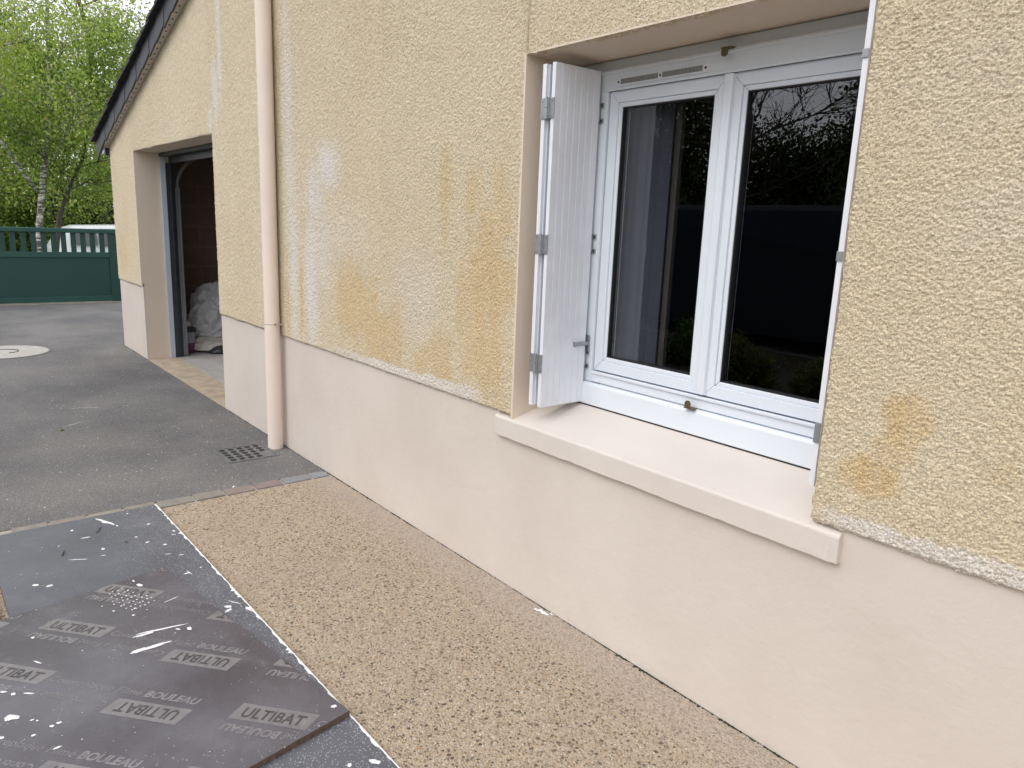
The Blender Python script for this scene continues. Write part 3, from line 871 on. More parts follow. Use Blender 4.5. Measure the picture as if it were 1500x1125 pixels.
def frame_hinge(z):
    b = MB()
    b.box(-2.044, -2.018, FY - .005, FY, z + .018, z + .036); b.box(-2.044, -2.018, FY - .005, FY, z - .036, z - .018)
    b.box(-2.046, -2.034, FY - .008, FY - .001, z - .036, z + .036)
    b.tube([(-2.036, FY - .010, z - .028), (-2.036, FY - .010, z + .028)], 0.006, 10)
    h_ = HP(b, "frame_hinge", M['galv'], win, bevel=0.0008)
    b = MB()
    for s_ in (-.027, .027):
        b.tube([(-2.025, FY - .0062, z + s_), (-2.025, FY - .004, z + s_)], 0.0042, 10)
    HP(b, "screw", M['black'], h_)
for z in (1.868, 1.398, 0.955): frame_hinge(z)
b = MB()
b.box(-2.044, -2.019, FY - .005, FY, 0.992, 1.050)
b.tube([(-2.026, FY - .006, 1.018), (-2.026, FY - .070, 1.018)], 0.0080, 12)
b.tube([(-2.026, FY - .070, 1.018), (-2.026, FY - .078, 1.018)], 0.0100, 12)
HP(b, "shutter_stop", M['galv'], win, bevel=0.0006)
for zz, hh in ((0.957, .027), (1.41, .012), (1.88, .010)):
    b = MB(); b.box(-0.9445, -0.9285, -0.0035, -0.0005, zz - hh, zz + hh)
    HP(b, "hinge", M['galv'], leaf3, bevel=0.001)

# ---- room behind the window
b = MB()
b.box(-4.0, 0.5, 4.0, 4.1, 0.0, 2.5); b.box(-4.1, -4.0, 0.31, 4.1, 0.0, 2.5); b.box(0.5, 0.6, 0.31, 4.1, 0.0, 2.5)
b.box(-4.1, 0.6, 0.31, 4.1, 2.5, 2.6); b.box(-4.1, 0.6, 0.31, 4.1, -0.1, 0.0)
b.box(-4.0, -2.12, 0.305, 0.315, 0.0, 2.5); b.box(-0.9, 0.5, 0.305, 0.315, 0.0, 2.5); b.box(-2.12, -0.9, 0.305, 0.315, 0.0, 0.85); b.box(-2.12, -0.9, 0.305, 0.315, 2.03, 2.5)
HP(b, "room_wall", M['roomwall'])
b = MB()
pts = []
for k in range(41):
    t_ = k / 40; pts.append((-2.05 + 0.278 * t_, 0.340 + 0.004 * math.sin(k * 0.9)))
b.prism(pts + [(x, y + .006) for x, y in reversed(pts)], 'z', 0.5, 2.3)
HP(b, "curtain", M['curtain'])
b = MB(); b.box(-1.774, -1.748, 0.350, 0.368, 0.5, 2.3)
HP(b, "curtain_edge", M['beigewood'])

# ---- thin wire down to the lintel corner
b = MB(); b.tube([(-2.160, -0.021, 3.2), (-2.163, -0.022, 2.5), (-2.160, -0.021, 2.2), (-2.165, -0.021, 2.07), (-2.158, -0.020, 2.053), (-2.12, -0.014, 2.047), (-2.09, 0.01, 2.046)], 0.0022, 6)
HP(b, "cable", M['cable'], smooth=True)

# ---- downpipe
b = MB(); px, py, pr = -4.497, -0.064, 0.0455
b.tube([(px, py, 0.80), (px, py, 3.25)], pr, 40, caps=False)
dp = HP(b, "downpipe", M['pipe'], smooth=False)
for p in dp.data.polygons:
    if len(p.vertices) == 4: p.use_smooth = True
b = MB(); b.tube([(px, py, -0.02), (px, py, 0.792), (px, py, 0.800)], [pr + .0012, pr + .0012, pr + .001], 40, caps=False)
lp = HP(b, "lower_pipe", M['pipe'], dp)
for p in lp.data.polygons:
    if len(p.vertices) == 4: p.use_smooth = True
b = MB(); b.tube([(px, py, 0.800), (px, py, 0.804)], pr + .0022, 40)
b.box(px + pr, px + pr + .018, py - .002, py + .012, 0.797, 0.812); b.tube([(px + pr + .010, py + .0, 0.804), (px + pr + .010, -0.002, 0.804)], .004, 8)
HP(b, "pipe_clip", simple("dusty_clip", (0.50, 0.42, 0.37), 0.6, var=.15, nscale=60), dp)
b = MB(); b.tube([(px + pr + .010, py - .006, 0.8045), (px + pr + .010, py - .0025, 0.8045)], .004, 8)
HP(b, "screw", M['black'], dp)

# ---- roof: undercloak, verge slates, roof slabs
SL = 0.292; nrm = math.sqrt(1 + SL * SL)
def rake_strip(b, xa, xb, d0, d1, y0, y1):
    """strip parallel to the rake between heights d0,d1 above the rake line"""
    b.prism([(xa, rake(xa) + d0), (xb, rake(xb) + d0), (xb, rake(xb) + d1), (xa, rake(xa) + d1)], 'y', y0, y1)
b = MB(); rake_strip(b, -9.24, RIDGE, -0.004, 0.020, -0.066, 0.3); rake_strip(b, RIDGE, 4.25, -0.004, 0.020, -0.066, 0.3)
uc = HP(b, "undercloak", M['undercloak'])
b = MB()
x = -9.22
while x < -2.6:
    b.prism([(x, rake(x) - 0.0055), (x + .016, rake(x + .016) - 0.0055), (x + .016, rake(x + .016) - 0.0045), (x, rake(x) - 0.0045)], 'y', -0.050, -0.036); x += 0.095
HP(b, "slot", M['black'], uc)
b = MB(); b2 = MB()
x = -9.30; step = 0.235; k = 0
while x < RIDGE:
    xe = min(x + step + 0.02, RIDGE + .03)
    t0 = 0.004 * (k % 2)
    bb = b if k % 2 else b2
    b.prism([(x, rake(x) - 0.012 - (.012 if k else 0.04)), (xe, rake(xe) - 0.002), (xe, rake(xe) + 0.145), (x, rake(x) + 0.145)], 'y', -0.080 - t0, -0.068 - t0 * .2)
    x += step; k += 1
x = RIDGE
while x < 4.25:
    xe = x + step
    b.prism([(x, rake(x) - 0.006), (xe, rake(xe) - 0.02), (xe, rake(xe) + 0.145), (x, rake(x) + 0.145)], 'y', -0.080, -0.068)
    x += step
HP(b, "verge_slate", M['slate'])
b = MB()
for (xa, xb) in ((-9.34, RIDGE), (RIDGE, 4.35)):
    rake_strip(b, xa, xb, 0.030, 0.134, -0.066, 8.2)
HP(b, "roof", M['slate_dark'])
b = MB()
x = -9.36; k = 0
while x < RIDGE:
    xe = min(x + 0.30, RIDGE + .05); t0 = 0.010
    b.prism([(x, rake(x) + 0.152), (xe, rake(xe) + 0.136), (xe, rake(xe) + 0.152), (x, rake(x) + 0.182)], 'y', -0.128 + random.uniform(-.006, .006), 8.25)
    x += 0.235; k += 1
x = RIDGE
while x < 4.35:
    xe = x + 0.30
    b.prism([(x, rake(x) + 0.136), (xe, rake(xe) + 0.152), (xe, rake(xe) + 0.182), (x, rake(x) + 0.152)], 'y', -0.125, 8.25); x += 0.235
HP(b, "roof_slate", M['slate_dark'])
# gutter at the eave
b = MB()
gp = [(-9.02, 2.095), (-9.02, 2.13), (-9.20, 2.13), (-9.20, 2.095), (-9.17, 2.055), (-9.11, 2.035), (-9.05, 2.055)]
b.prism(gp, 'y', -0.060, 8.1)
HP(b, "gutter", M['pvc'], bevel=0.003)
b = MB(); b.box(-9.018, -9.004, -0.055, 8.0, 2.02, 2.10); HP(b, "fascia_board", M['slate_dark'])

# ---- garage opening and interior
b = MB()
b.box(-8.86, -8.80, 0.30, 6.0, -0.1, 2.45); b.box(-5.45, -5.39, 0.30, 6.0, -0.1, 2.45); b.box(-8.86, -5.39, 6.0, 6.1, -0.1, 2.45)
HP(b, "garage_wall", M['blocks'])
b = MB(); b.box(-8.80, -8.02, 0.302, 0.312, 0.0, 2.45); b.box(-5.64, -5.45, 0.302, 0.312, 0, 2.45); b.box(-8.80, -5.45, 0.302, 0.312, 2.08, 2.45)
HP(b, "garage_inner_face", M['blocks'])
b = MB(); b.box(-8.80, -5.45, 0.312, 6.0, 2.40, 2.45); HP(b, "garage_ceiling", M['ceiling'])
b = MB(); b.box(-8.80, -5.45, 0.285, 6.0, -0.1, 0.006); HP(b, "garage_floor", M['gfloor'])
b = MB()
xs_ = [-8.0, -7.12, -6.35, -5.66]
for i in range(3):
    b.box(xs_[i] + .003, xs_[i + 1] - .003, 0.004, 0.262, -0.1, 0.004 + .0005 * i)
HP(b, "threshold_tile", M['tile'], bevel=0.002)
b = MB(); b.box(-8.0, -5.66, 0.262, 0.285, -0.1, 0.0035); HP(b, "threshold_joint", M['grout'])
# door frame
b = MB(); b.box(-7.998, -7.975, 0.214, 0.262, 0.004, 1.985)
df = HP(b, "garage_door_frame", M['trim'], bevel=0.002)
b = MB(); b.box(-7.998, -5.662, 0.214, 0.262, 1.985, 2.018)
HP(b, "frame_head", M['darkmetal'], df)
b = MB(); b.box(-7.9995, -7.985, 0.2625, 0.3005, 0.008, 1.93); b.box(-8.03, -7.965, 0.3010, 0.306, 0.007, 1.93); b.box(-8.0, -5.66, 0.30, 0.33, 1.93, 2.08)
HP(b, "frame_seal", M['darkmetal'], df)
b = MB()
def track(x, w):
    pts = [(0.375, 0.01), (0.375, 1.70)]
    for a in np.linspace(0, PI / 2, 12)[0:]:
        pts.append((0.375 + 0.34 - 0.34 * math.cos(a), 1.70 + 0.34 * math.sin(a)))
    pts.append((3.0, 2.05))
    for d in (-0.016, 0.016):
        b.tube([(x + 0, p[0] + (d if i < 2 else 0), p[1] + (0 if i < 2 else d)) for i, p in enumerate(pts)], 0.007, 6)
    b.tube([(x - 0.012, p[0], p[1]) for p in pts], 0.014, 6)
track(-8.02, .04); HP(b, "door_track", M['galv'], df); b = MB(); track(-5.62, .04)
HP(b, "door_track", M['galv'], df)
b = MB(); b.box(-8.05, -8.02, 0.33, 0.36, 0.006, 2.1); b.box(-8.06, -7.985, 0.31, 0.325, 0.006, 1.95)
HP(b, "track_post", M['darkmetal'], df, bevel=0.002)
b = MB()
for k in range(4):
    b.box(-8.0, -5.66, 0.75 + k * 0.56, 0.75 + k * 0.56 + 0.55, 2.075, 2.11)
HP(b, "door_panel", simple("raised_door_panel", (0.35, 0.34, 0.32), 0.5), df, bevel=0.004)

# ------------------------------------------------------------------ things inside the garage
def bucket():
    c = (-8.24, 0.47, 0.006)
    t = empty("paint_bucket", c, "white paint bucket with a purple label standing just inside the garage door", "bucket")
    b = MB(); b.lathe([(0.058, 0), (0.062, 0.004), (0.065, 0.105)], (0, 0, 0), 28); b.build("label_band", M['purple'], t)
    b = MB(); b.lathe([(0.0652, 0.1055), (0.069, 0.215), (0.072, 0.217), (0.072, 0.222)], (0, 0, 0), 28); b.build("body", M['pail'], t)
    b = MB(); b.lathe([(0.074, 0.222), (0.075, 0.236), (0.074, 0.262), (0.062, 0.266), (0.01, 0.264)], (0, 0, 0), 28); b.build("lid", M['darkplastic'], t)
    b = MB(); b.tube([(0.071 * math.cos(a), -0.071 * abs(math.sin(a)) - 0.004, 0.205 - 0.07 * math.sin(a)) for a in np.linspace(0, PI, 14)], 0.002, 5); b.build("handle", M['galv'], t)
    for (x, y, z, rx) in ((0.025, -0.01, 0.300, 0.6), (-0.03, 0.0, 0.292, -0.4)):
        o = MB().lathe([(0.026, -0.03), (0.027, 0.03), (0.022, 0.031), (0.004, 0.031)], (0, 0, 0), 18).build("paint_roller", M['white_plastic'])
        o.location = (c[0] + x, c[1] + y, c[2] + z); o.rotation_euler = (PI / 2 - 0.5, rx, 0.9)
        tag(o, "white roller end lying on the bucket lid, the right one" if x > 0 else "white roller lying on the bucket lid, the left one, half hidden", "paint roller", "rollers on the paint bucket")
bucket()
def crumple(name, c, r_, seed, label, cat, mat, flat=1.0, sub=5, amp=0.22):
    bm = bmesh.new(); bmesh.ops.create_icosphere(bm, subdivisions=sub, radius=1)
    from mathutils import noise
    for v in bm.verts:
        p = v.co.copy()
        n = noise.noise(p * 1.5 + Vector((seed, 0, 0))) * .7
        ridg = 1 - abs(noise.noise(p * 3.1 + Vector((0, seed, 0)))) * 2
        ridg2 = 1 - abs(noise.noise(p * 7.0 + Vector((0, 0, seed)))) * 2
        s_ = 1 + amp * n + amp * 0.55 * ridg + amp * 0.22 * ridg2
        q = Vector((p.x * r_[0], p.y * r_[1], p.z * r_[2])) * s_
        if p.z < 0: q.z *= 0.25
        v.co = q
    zmin = min(v.co.z for v in bm.verts)
    for v in bm.verts: v.co.z -= zmin
    me = bpy.data.meshes.new(name); bm.to_mesh(me); bm.free()
    for p in me.polygons: p.use_smooth = True
    o = link_obj(name, me, mat, None, c)
    return tag(o, label, cat)
crumple("plastic_sheet", (-8.42, 0.86, 0.10), (0.24, 0.30, 0.42), 3.1, "heap of crumpled clear plastic sheeting against the garage block wall", "plastic sheet", M['film'], sub=6, amp=0.30)
crumple("dust_sheet", (-8.36, 0.82, 0.006), (0.27, 0.36, 0.12), 8.4, "flattened cream dust sheet under the clear plastic heap", "dust sheet", simple("cream_sheet", (0.55, 0.52, 0.47), 0.7, var=0.1, nscale=20), sub=5, amp=0.28)
crumple("cloth_bag", (-8.06, 0.78, 0.006), (0.11, 0.15, 0.06), 5.2, "small black bag lying on the garage floor in front of the plastic heap", "bag", M['darkplastic'], sub=4, amp=0.2)

# ------------------------------------------------------------------ boards on the ground
U = Vector((0.755, 0.656)).normalized(); Vv = Vector((-U.y, U.x))
lower_poly = [(-3.822, -0.948), (-1.20, -0.900), (-1.20, -1.60), (-2.95, -1.630), (-3.80, -1.650)]
lower_poly = [(-3.822, -0.948), (-1.10, -0.903), (-1.087, -1.62), (-3.80, -1.650)]
upper_poly = [(-3.040, -1.108), (-1.772, -0.918), (-1.50, -2.40), (-2.72, -2.62)]
def poly_prism(poly, z0, z1, name, mat, parent=None, edge_mat=None):
    b = MB(); b.prism(poly, 'z', z0, z1)
    o = b.build(name, mat, parent)
    if edge_mat:
        o.data.materials.append(edge_mat)
        for p in o.data.polygons:
            if abs(p.normal.z) < 0.5: p.material_index = 1
    return o
ZU = 0.0395
bl = empty("plywood_sheet", (0, 0, 0), "lower dark grey plywood sheet with gritty white specks and a white painted edge", "plywood sheet")
poly_prism([(x, y) for x, y in lower_poly], 0.003, 0.0205, "board", M['board_lower'], bl, M['ply_edge'])
bu = empty("plywood_sheet", (0, 0, 0), "upper brown-grey printed plywood sheet with ULTIBAT lettering, lying askew on the lower sheet", "plywood sheet")
def tilt_mesh(o): return o
poly_prism(upper_poly, 0.0212, ZU - 0.0005, "board", M['board_upper'], bu, M['ply_edge'])

def clip_to(me, poly, inset=0.001):
    bm = bmesh.new(); bm.from_mesh(me)
    n = len(poly)
    cxx = sum(p[0] for p in poly) / n; cyy = sum(p[1] for p in poly) / n
    for i in range(n):
        a, c_ = poly[i], poly[(i + 1) % n]
        d = Vector((c_[0] - a[0], c_[1] - a[1], 0)); nr = Vector((d.y, -d.x, 0)).normalized()
        if nr.dot(Vector((cxx - a[0], cyy - a[1], 0))) > 0: nr = -nr
        bmesh.ops.bisect_plane(bm, geom=bm.verts[:] + bm.edges[:] + bm.faces[:], plane_co=Vector((a[0], a[1], 0)) - nr * inset, plane_no=nr, clear_outer=True)
    bm.to_mesh(me); bm.free()

def text_mesh(body, width, height_, bold=0.0, shear=0.0, space=1.0):
    cu = bpy.data.curves.new("lettering", 'FONT'); cu.body = body
    cu.offset = bold; cu.shear = shear; cu.space_character = space; cu.resolution_u = 3
    o = bpy.data.objects.new("tmp", cu); COL.objects.link(o)
    bpy.context.view_layer.update()
    me = bpy.data.meshes.new_from_object(o.evaluated_get(bpy.context.evaluated_depsgraph_get()))
    bpy.data.objects.remove(o); bpy.data.curves.remove(cu)
    co = np.array([v.co[:] for v in me.vertices])
    mn, mxx = co.min(0), co.max(0)
    ref = 0.73  # cap height of the built-in font, before scaling
    sx = width / (mxx[0] - mn[0]); sy = height_ / ref
    for v in me.vertices:
        v.co.x = (v.co.x - mn[0]) * sx - width / 2; v.co.y = (v.co.y) * sy - height_ / 2; v.co.z = 0
    return me
def place_text(me, u, v, flip):
    """copy into board plane"""
    s_ = -1 if flip else 1
    out = []
    for p in me.vertices:
        uu, vv = u + s_ * p.co.x, v + s_ * p.co.y
        out.append((uu * U.x + vv * Vv.x, uu * U.y + vv * Vv.y))
    return out
T_light = text_mesh("Contreplaqué Filmé", 0.310, 0.029, 0.0, 0.12)
T_bold = text_mesh("BOULEAU", 0.178, 0.030, 0.040, 0.18)
T_logo = text_mesh("ULTIBAT", 0.192, 0.044, 0.018, 0.12, 1.05)
def append(b, me, pts, z):
    n = len(b.v); b.v += [(x, y, z) for x, y in pts]; b.f += [tuple(i + n for i in p.vertices) for p in me.polygons]
lt, bx_, lg = MB(), MB(), MB()
for i in range(-1, 3):
    for j in range(-6, 4):
        u0 = -3.015 + 0.875 * i; v0 = 0.676 + 0.2685 * j - 0.012 * i
        for flip in (False, True):
            s_ = -1 if flip else 1
            uc, vc = (u0, v0) if not flip else (2 * (u0 + 0.255) - u0, 2 * (v0 - 0.0370) - v0)
            hw, hh = 0.122, 0.036
            q = [(uc + s_ * (-hw - .004), vc - s_ * hh), (uc + s_ * (hw - .008), vc - s_ * hh), (uc + s_ * (hw + .004), vc + s_ * hh), (uc + s_ * (-hw + .008), vc + s_ * hh)]
            bx_.add([(a * U.x + c_ * Vv.x, a * U.y + c_ * Vv.y, ZU) for a, c_ in q], [(0, 1, 2, 3)])
            append(lg, T_logo, place_text(T_logo, uc, vc, flip), ZU + 0.0005)
            append(lt, T_light, place_text(T_light, uc + s_ * (0.122 + 0.012 + 0.155), vc, flip), ZU)
            append(lt, T_bold, place_text(T_bold, uc + s_ * (0.122 + 0.012 + 0.322 + 0.089), vc, flip), ZU)
for mb_, nm, mt in ((lt, "printed_lettering", M['print']), (bx_, "logo_box", M['print_box']), (lg, "logo_lettering", M['filmdark'])):
    me = bpy.data.meshes.new(nm); me.from_pydata(mb_.v, [], mb_.f)
    clip_to(me, upper_poly, 0.003)
    link_obj(nm, me, mt, bu)

# paint splashes
def splat(b, x, y, rx, ry, ang, z, seed, jag=0.35, n=22):
    rs = random.Random(seed); ca, sa = math.cos(ang), math.sin(ang)
    vs = [(x, y, z + 0.0012)]
    ph = [rs.uniform(0, 6.28) for _ in range(4)]
    for k in range(n):
        a = 2 * PI * k / n
        f = 1 + jag * (0.5 * math.sin(2 * a + ph[0]) + 0.35 * math.sin(5 * a + ph[1]) + 0.3 * math.sin(9 * a + ph[2])) + rs.uniform(-.12, .12) * jag
        px_, py_ = rx * f * math.cos(a), ry * f * math.sin(a)
        vs.append((x + px_ * ca - py_ * sa, y + px_ * sa + py_ * ca, z))
    b.add(vs, [(0, 1 + k, 1 + (k + 1) % n) for k in range(n)])
# image point -> board plane (camera constants above)
CRn = np.array(CR)
def px2g(x, y, Z):
    r_ = CRn @ np.array([x - 750, y - 562.5, 1084.85])
    t_ = (Z - 1.45) / r_[2]
    return r_[0] * t_, -1.8014 + r_[1] * t_
def in_upper(x, y):
    n = len(upper_poly); s_ = []
    for i in range(n):
        a, c_ = upper_poly[i], upper_poly[(i + 1) % n]
        s_.append((c_[0] - a[0]) * (y - a[1]) - (c_[1] - a[1]) * (x - a[0]))
    return all(q < 0 for q in s_) or all(q > 0 for q in s_)
bsl, bsu = MB(), MB()
def spl(ix, iy, jx, jy, w, seed, jag=0.32):
    """splash from image point (ix,iy) to (jx,jy), half width w metres"""
    x, y = px2g((ix + jx) / 2, (iy + jy) / 2, 0.0395)
    up = in_upper(x, y); Z = ZU + 0.0008 if up else 0.0209
    a = px2g(ix, iy, Z); c_ = px2g(jx, jy, Z)
    L = math.hypot(c_[0] - a[0], c_[1] - a[1]) / 2
    w *= 0.72
    splat(bsu if up else bsl, (a[0] + c_[0]) / 2, (a[1] + c_[1]) / 2, max(L, w), w, math.atan2(c_[1] - a[1], c_[0] - a[0]), Z, seed, jag)
S_ = [(142, 760, 166, 768, .012), (118, 789, 133, 786, .006), (150, 765, 160, 766, .010), (198, 786, 201, 787, .007), (213, 795, 219, 793, .008), (240, 797, 244, 798, .009), (149, 803, 153, 805, .008),
      (148, 814, 155, 813, .004), (102, 820, 128, 819, .0035), (48, 857, 56, 857, .012), (67, 859, 78, 857, .010), (216, 767, 219, 768, .009), (252, 777, 257, 778, .007), (251, 783, 258, 783, .004), (242, 812, 250, 811, .004), (262, 813, 270, 812, .004),
      (269, 841, 279, 838, .006), (274, 836, 281, 841, .003), (293, 831, 295, 831, .006), (330, 887, 338, 890, .012), (331, 897, 338, 891, .010), (362, 889, 368, 894, .014), (186, 752, 187, 753, .006), (104, 778, 107, 776, .009), (85, 800, 87, 800, .005), (170, 769, 173, 771, .004),
      (197, 930, 275, 913, .0065), (196, 933, 225, 926, .010), (190, 957, 252, 939, .011), (191, 958, 215, 948, .013), (240, 883, 262, 873, .003), (258, 921, 264, 922, .006), (275, 919, 280, 922, .011), (200, 856, 209, 858, .012), (194, 850, 197, 852, .005),
      (9, 1050, 30, 1051, .012), (8, 1051, 18, 1052, .017), (44, 1055, 50, 1054, .005), (75, 1063, 77, 1064, .008), (85, 1058, 88, 1059, .008), (48, 1076, 50, 1078, .007), (53, 1055, 56, 1056, .004), (16, 1016, 23, 1017, .008), (34, 1015, 50, 1016, .004), (0, 1014, 10, 1013, .006),
      (486, 1033, 492, 1036, .010), (542, 1113, 556, 1118, .012), (510, 1120, 514, 1121, .009), (334, 880, 352, 884, .003), (78, 1097, 90, 1093, .006), (0, 1079, 5, 1082, .006), (46, 933, 50, 935, .006), (50, 968, 60, 972, .004)]
for k, q in enumerate(S_): spl(*q[:4], q[4], 100 + k)
# print of a dotted sole / roller tray: grid of round dabs
rs = random.Random(4)
for i in range(7):
    for j in range(7):
        ix = 166 + i * 8.6 + j * 3.4 + rs.uniform(-1, 1); iy = 875 - i * 1.2 + (j) * 5.0 - i * 2.0 + rs.uniform(-.7, .7)
        ix = 178 + (i - j) * 6.2 + i * 2.6 + rs.uniform(-1.2, 1.2); iy = 862 + (i + j) * 2.6 + rs.uniform(-.6, .6)
        if ix < 160 or ix > 228: continue
        spl(ix, iy, ix + 1.2, iy, .0034 + rs.uniform(0, .0016), 500 + i * 9 + j, .15)
for q in ((166, 895, .006), (195, 901, .007), (197, 891, .006), (149, 888, .004), (215, 893, .003)): spl(q[0], q[1], q[0] + 1, q[1], q[2], int(q[0] * 7), .15)
for k in range(120):
    ix, iy = rs.uniform(0, 540), rs.uniform(745, 1125)
    x, y = px2g(ix, iy, .03)
    if -3.78 < x < -1.2 and -1.64 < y < -0.93 or in_upper(x, y):
        if rs.random() < .75: spl(ix, iy, ix + .7, iy, rs.choice((.0008, .001, .0014, .002)), 900 + k, .3)
# white painted rim on the long edge of the lower sheet
def rim():
    n = 260
    a, c_ = Vector(lower_poly[0]), Vector(lower_poly[1]); d = (c_ - a); L = d.length; d.normalize(); nr = Vector((d.y, -d.x))
    vs, fs = [], []
    for k in range(n + 1):
        t_ = L * k / n; r_ = 0.0035 + 0.003 * math.sin(k * .31) + 0.0025 * math.sin(k * .93 + 1) + (0.012 if rs.random() < .035 else 0) + rs.uniform(-.001, .002)
        r_ = max(r_, .002)
        p0 = a + d * t_ - nr * 0.0018; p1 = a + d * t_ + nr * r_
        vs += [(p0.x, p0.y, 0.004), (p0.x, p0.y, 0.0213), (p1.x, p1.y, 0.0211)]
    for k in range(n):
        i = 3 * k
        fs += [(i, i + 3, i + 4, i + 1), (i + 1, i + 4, i + 5, i + 2)]
    bsl.add(vs, fs)
rim()
bsl.build("paint_splash", M['paint'], bl)
bsu.build("paint_splash", M['paint'], bu)
# dark slivers of debris on the lower sheet
for (a_, c_, w) in (((141, 781), (149, 772), .004), ((91, 815), (94, 806), .005), ((184, 793), (187, 796), .005)):
    p0, p1 = px2g(*a_, .021), px2g(*c_, .021)
    o = MB().tube([(p0[0], p0[1], .0235), ((p0[0] + p1[0]) / 2 + .004, (p0[1] + p1[1]) / 2, .026), (p1[0], p1[1], .0235)], [w * .4, w * .6, w * .2], 6).build("twig", M['bark_dark'])
    tag(o, {141: "longest dark twig on the gritty board, near its top edge", 91: "short dark twig on the gritty board, left of the others", 184: "tiny dark crumb on the gritty board, rightmost of the debris"}[a_[0]], "twig", "dark debris on the gritty board")
# plank showing in the gap at the left
b = MB(); b.box(-3.35, -2.55, -1.80, -1.668, 0.002, 0.019)
tag(b.build("wooden_plank", M['wood'], bevel=0.002), "weathered brown wooden plank showing at the left edge beside the gritty board", "plank")

# marks on the ground
b = MB()
def arc(pts, w, z=0.0015):
    n = len(b.v)
    P = [px2g(x, y, 0) for x, y in pts]
    for i, p in enumerate(P):
        q0, q1 = P[max(i - 1, 0)], P[min(i + 1, len(P) - 1)]
        d = Vector((q1[0] - q0[0], q1[1] - q0[1])).normalized(); ww = w * (0.3 + 0.7 * math.sin(PI * (i + .5) / len(P))) * random.uniform(.6, 1.2)
        b.v += [(p[0] - d.y * ww, p[1] + d.x * ww, z), (p[0] + d.y * ww, p[1] - d.x * ww, z)]
    b.f += [(n + 2 * i, n + 2 * i + 2, n + 2 * i + 3, n + 2 * i + 1) for i in range(len(P) - 1)]
arc([(100 + 54 * t_, 602 - 5 * math.sin(PI * (0.15 + .62 * t_)) + 0 * t_) for t_ in np.linspace(0, 1, 24)], .006)
arc([(94 + 28 * t_, 626 - 10 * t_ + 2 * t_ * t_) for t_ in np.linspace(0, 1, 14)], .005)
tag(b.build("chalk_mark", M['chalk']), "faint pale curved scrape marks on the asphalt", "scrape mark")
b = MB(); p0 = px2g(91, 631, 0); b.lathe([(.012, 0), (.010, .006), (.002, .010)], (p0[0], p0[1], .001), 9)
tag(b.build("moss_tuft", simple("green_moss", (0.08, 0.10, 0.02), .9)), "tiny green moss tuft by the scrape mark on the asphalt", "moss")
bm_ = MB()
for q in ((795, 897, .022, .012), (785, 893, .010, .006), (808, 900, .008, .005)):
    p0 = px2g(q[0], q[1], 0); splat(bm_, p0[0], p0[1], q[2], q[3], .2, .0018, int(q[0]), .7)
tag(bm_.build("paint_drop", M['paint']), "white paint splash on the gravelly path near the wall", "paint splash")
b = MB(); p0, p1 = px2g(339, 714, 0), px2g(345, 716, 0)
splat(b, (p0[0] + p1[0]) / 2, (p0[1] + p1[1]) / 2, .016, .005, -.6, .0085, 31, .3)
tag(b.build("paint_drop", M['paint']), "small white paint dab across the edge of the brown sett", "paint splash")
def vn1(x): return float(vnoise(np.array([x / .25]), np.array([0.0]), 55)[0])
# grit bits along the wall foot, plus a dark ribbon painting its shadow gap
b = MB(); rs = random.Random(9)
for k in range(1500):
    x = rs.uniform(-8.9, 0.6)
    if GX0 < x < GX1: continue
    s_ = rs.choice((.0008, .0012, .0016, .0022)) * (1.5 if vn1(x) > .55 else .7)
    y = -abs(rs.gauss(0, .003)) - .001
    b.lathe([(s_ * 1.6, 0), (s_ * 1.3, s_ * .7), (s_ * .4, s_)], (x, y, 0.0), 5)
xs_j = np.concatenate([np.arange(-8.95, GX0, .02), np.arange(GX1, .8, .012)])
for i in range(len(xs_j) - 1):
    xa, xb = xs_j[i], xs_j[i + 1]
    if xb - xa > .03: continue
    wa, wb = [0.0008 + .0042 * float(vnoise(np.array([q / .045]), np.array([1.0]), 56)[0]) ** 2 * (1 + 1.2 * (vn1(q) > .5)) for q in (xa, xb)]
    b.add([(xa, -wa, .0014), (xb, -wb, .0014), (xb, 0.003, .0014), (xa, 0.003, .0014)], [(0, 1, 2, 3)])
tag(b.build("joint_dirt_shade", M['moss']), kind="stuff")
# loose light crumbs on the asphalt
b = MB()
for k in range(420):
    x, y = rs.uniform(-9.5, -3.95), -abs(rs.gauss(0, 1.0))
    s_ = rs.choice((.0012, .002, .002, .003, .0045))
    splat(b, x, y, s_ * 1.5, s_, rs.uniform(0, 3), .0025, k, .4, 7)
tag(b.build("paint_crumbs", simple("pale_crumb", (0.55, 0.54, 0.5), .8)), kind="stuff")

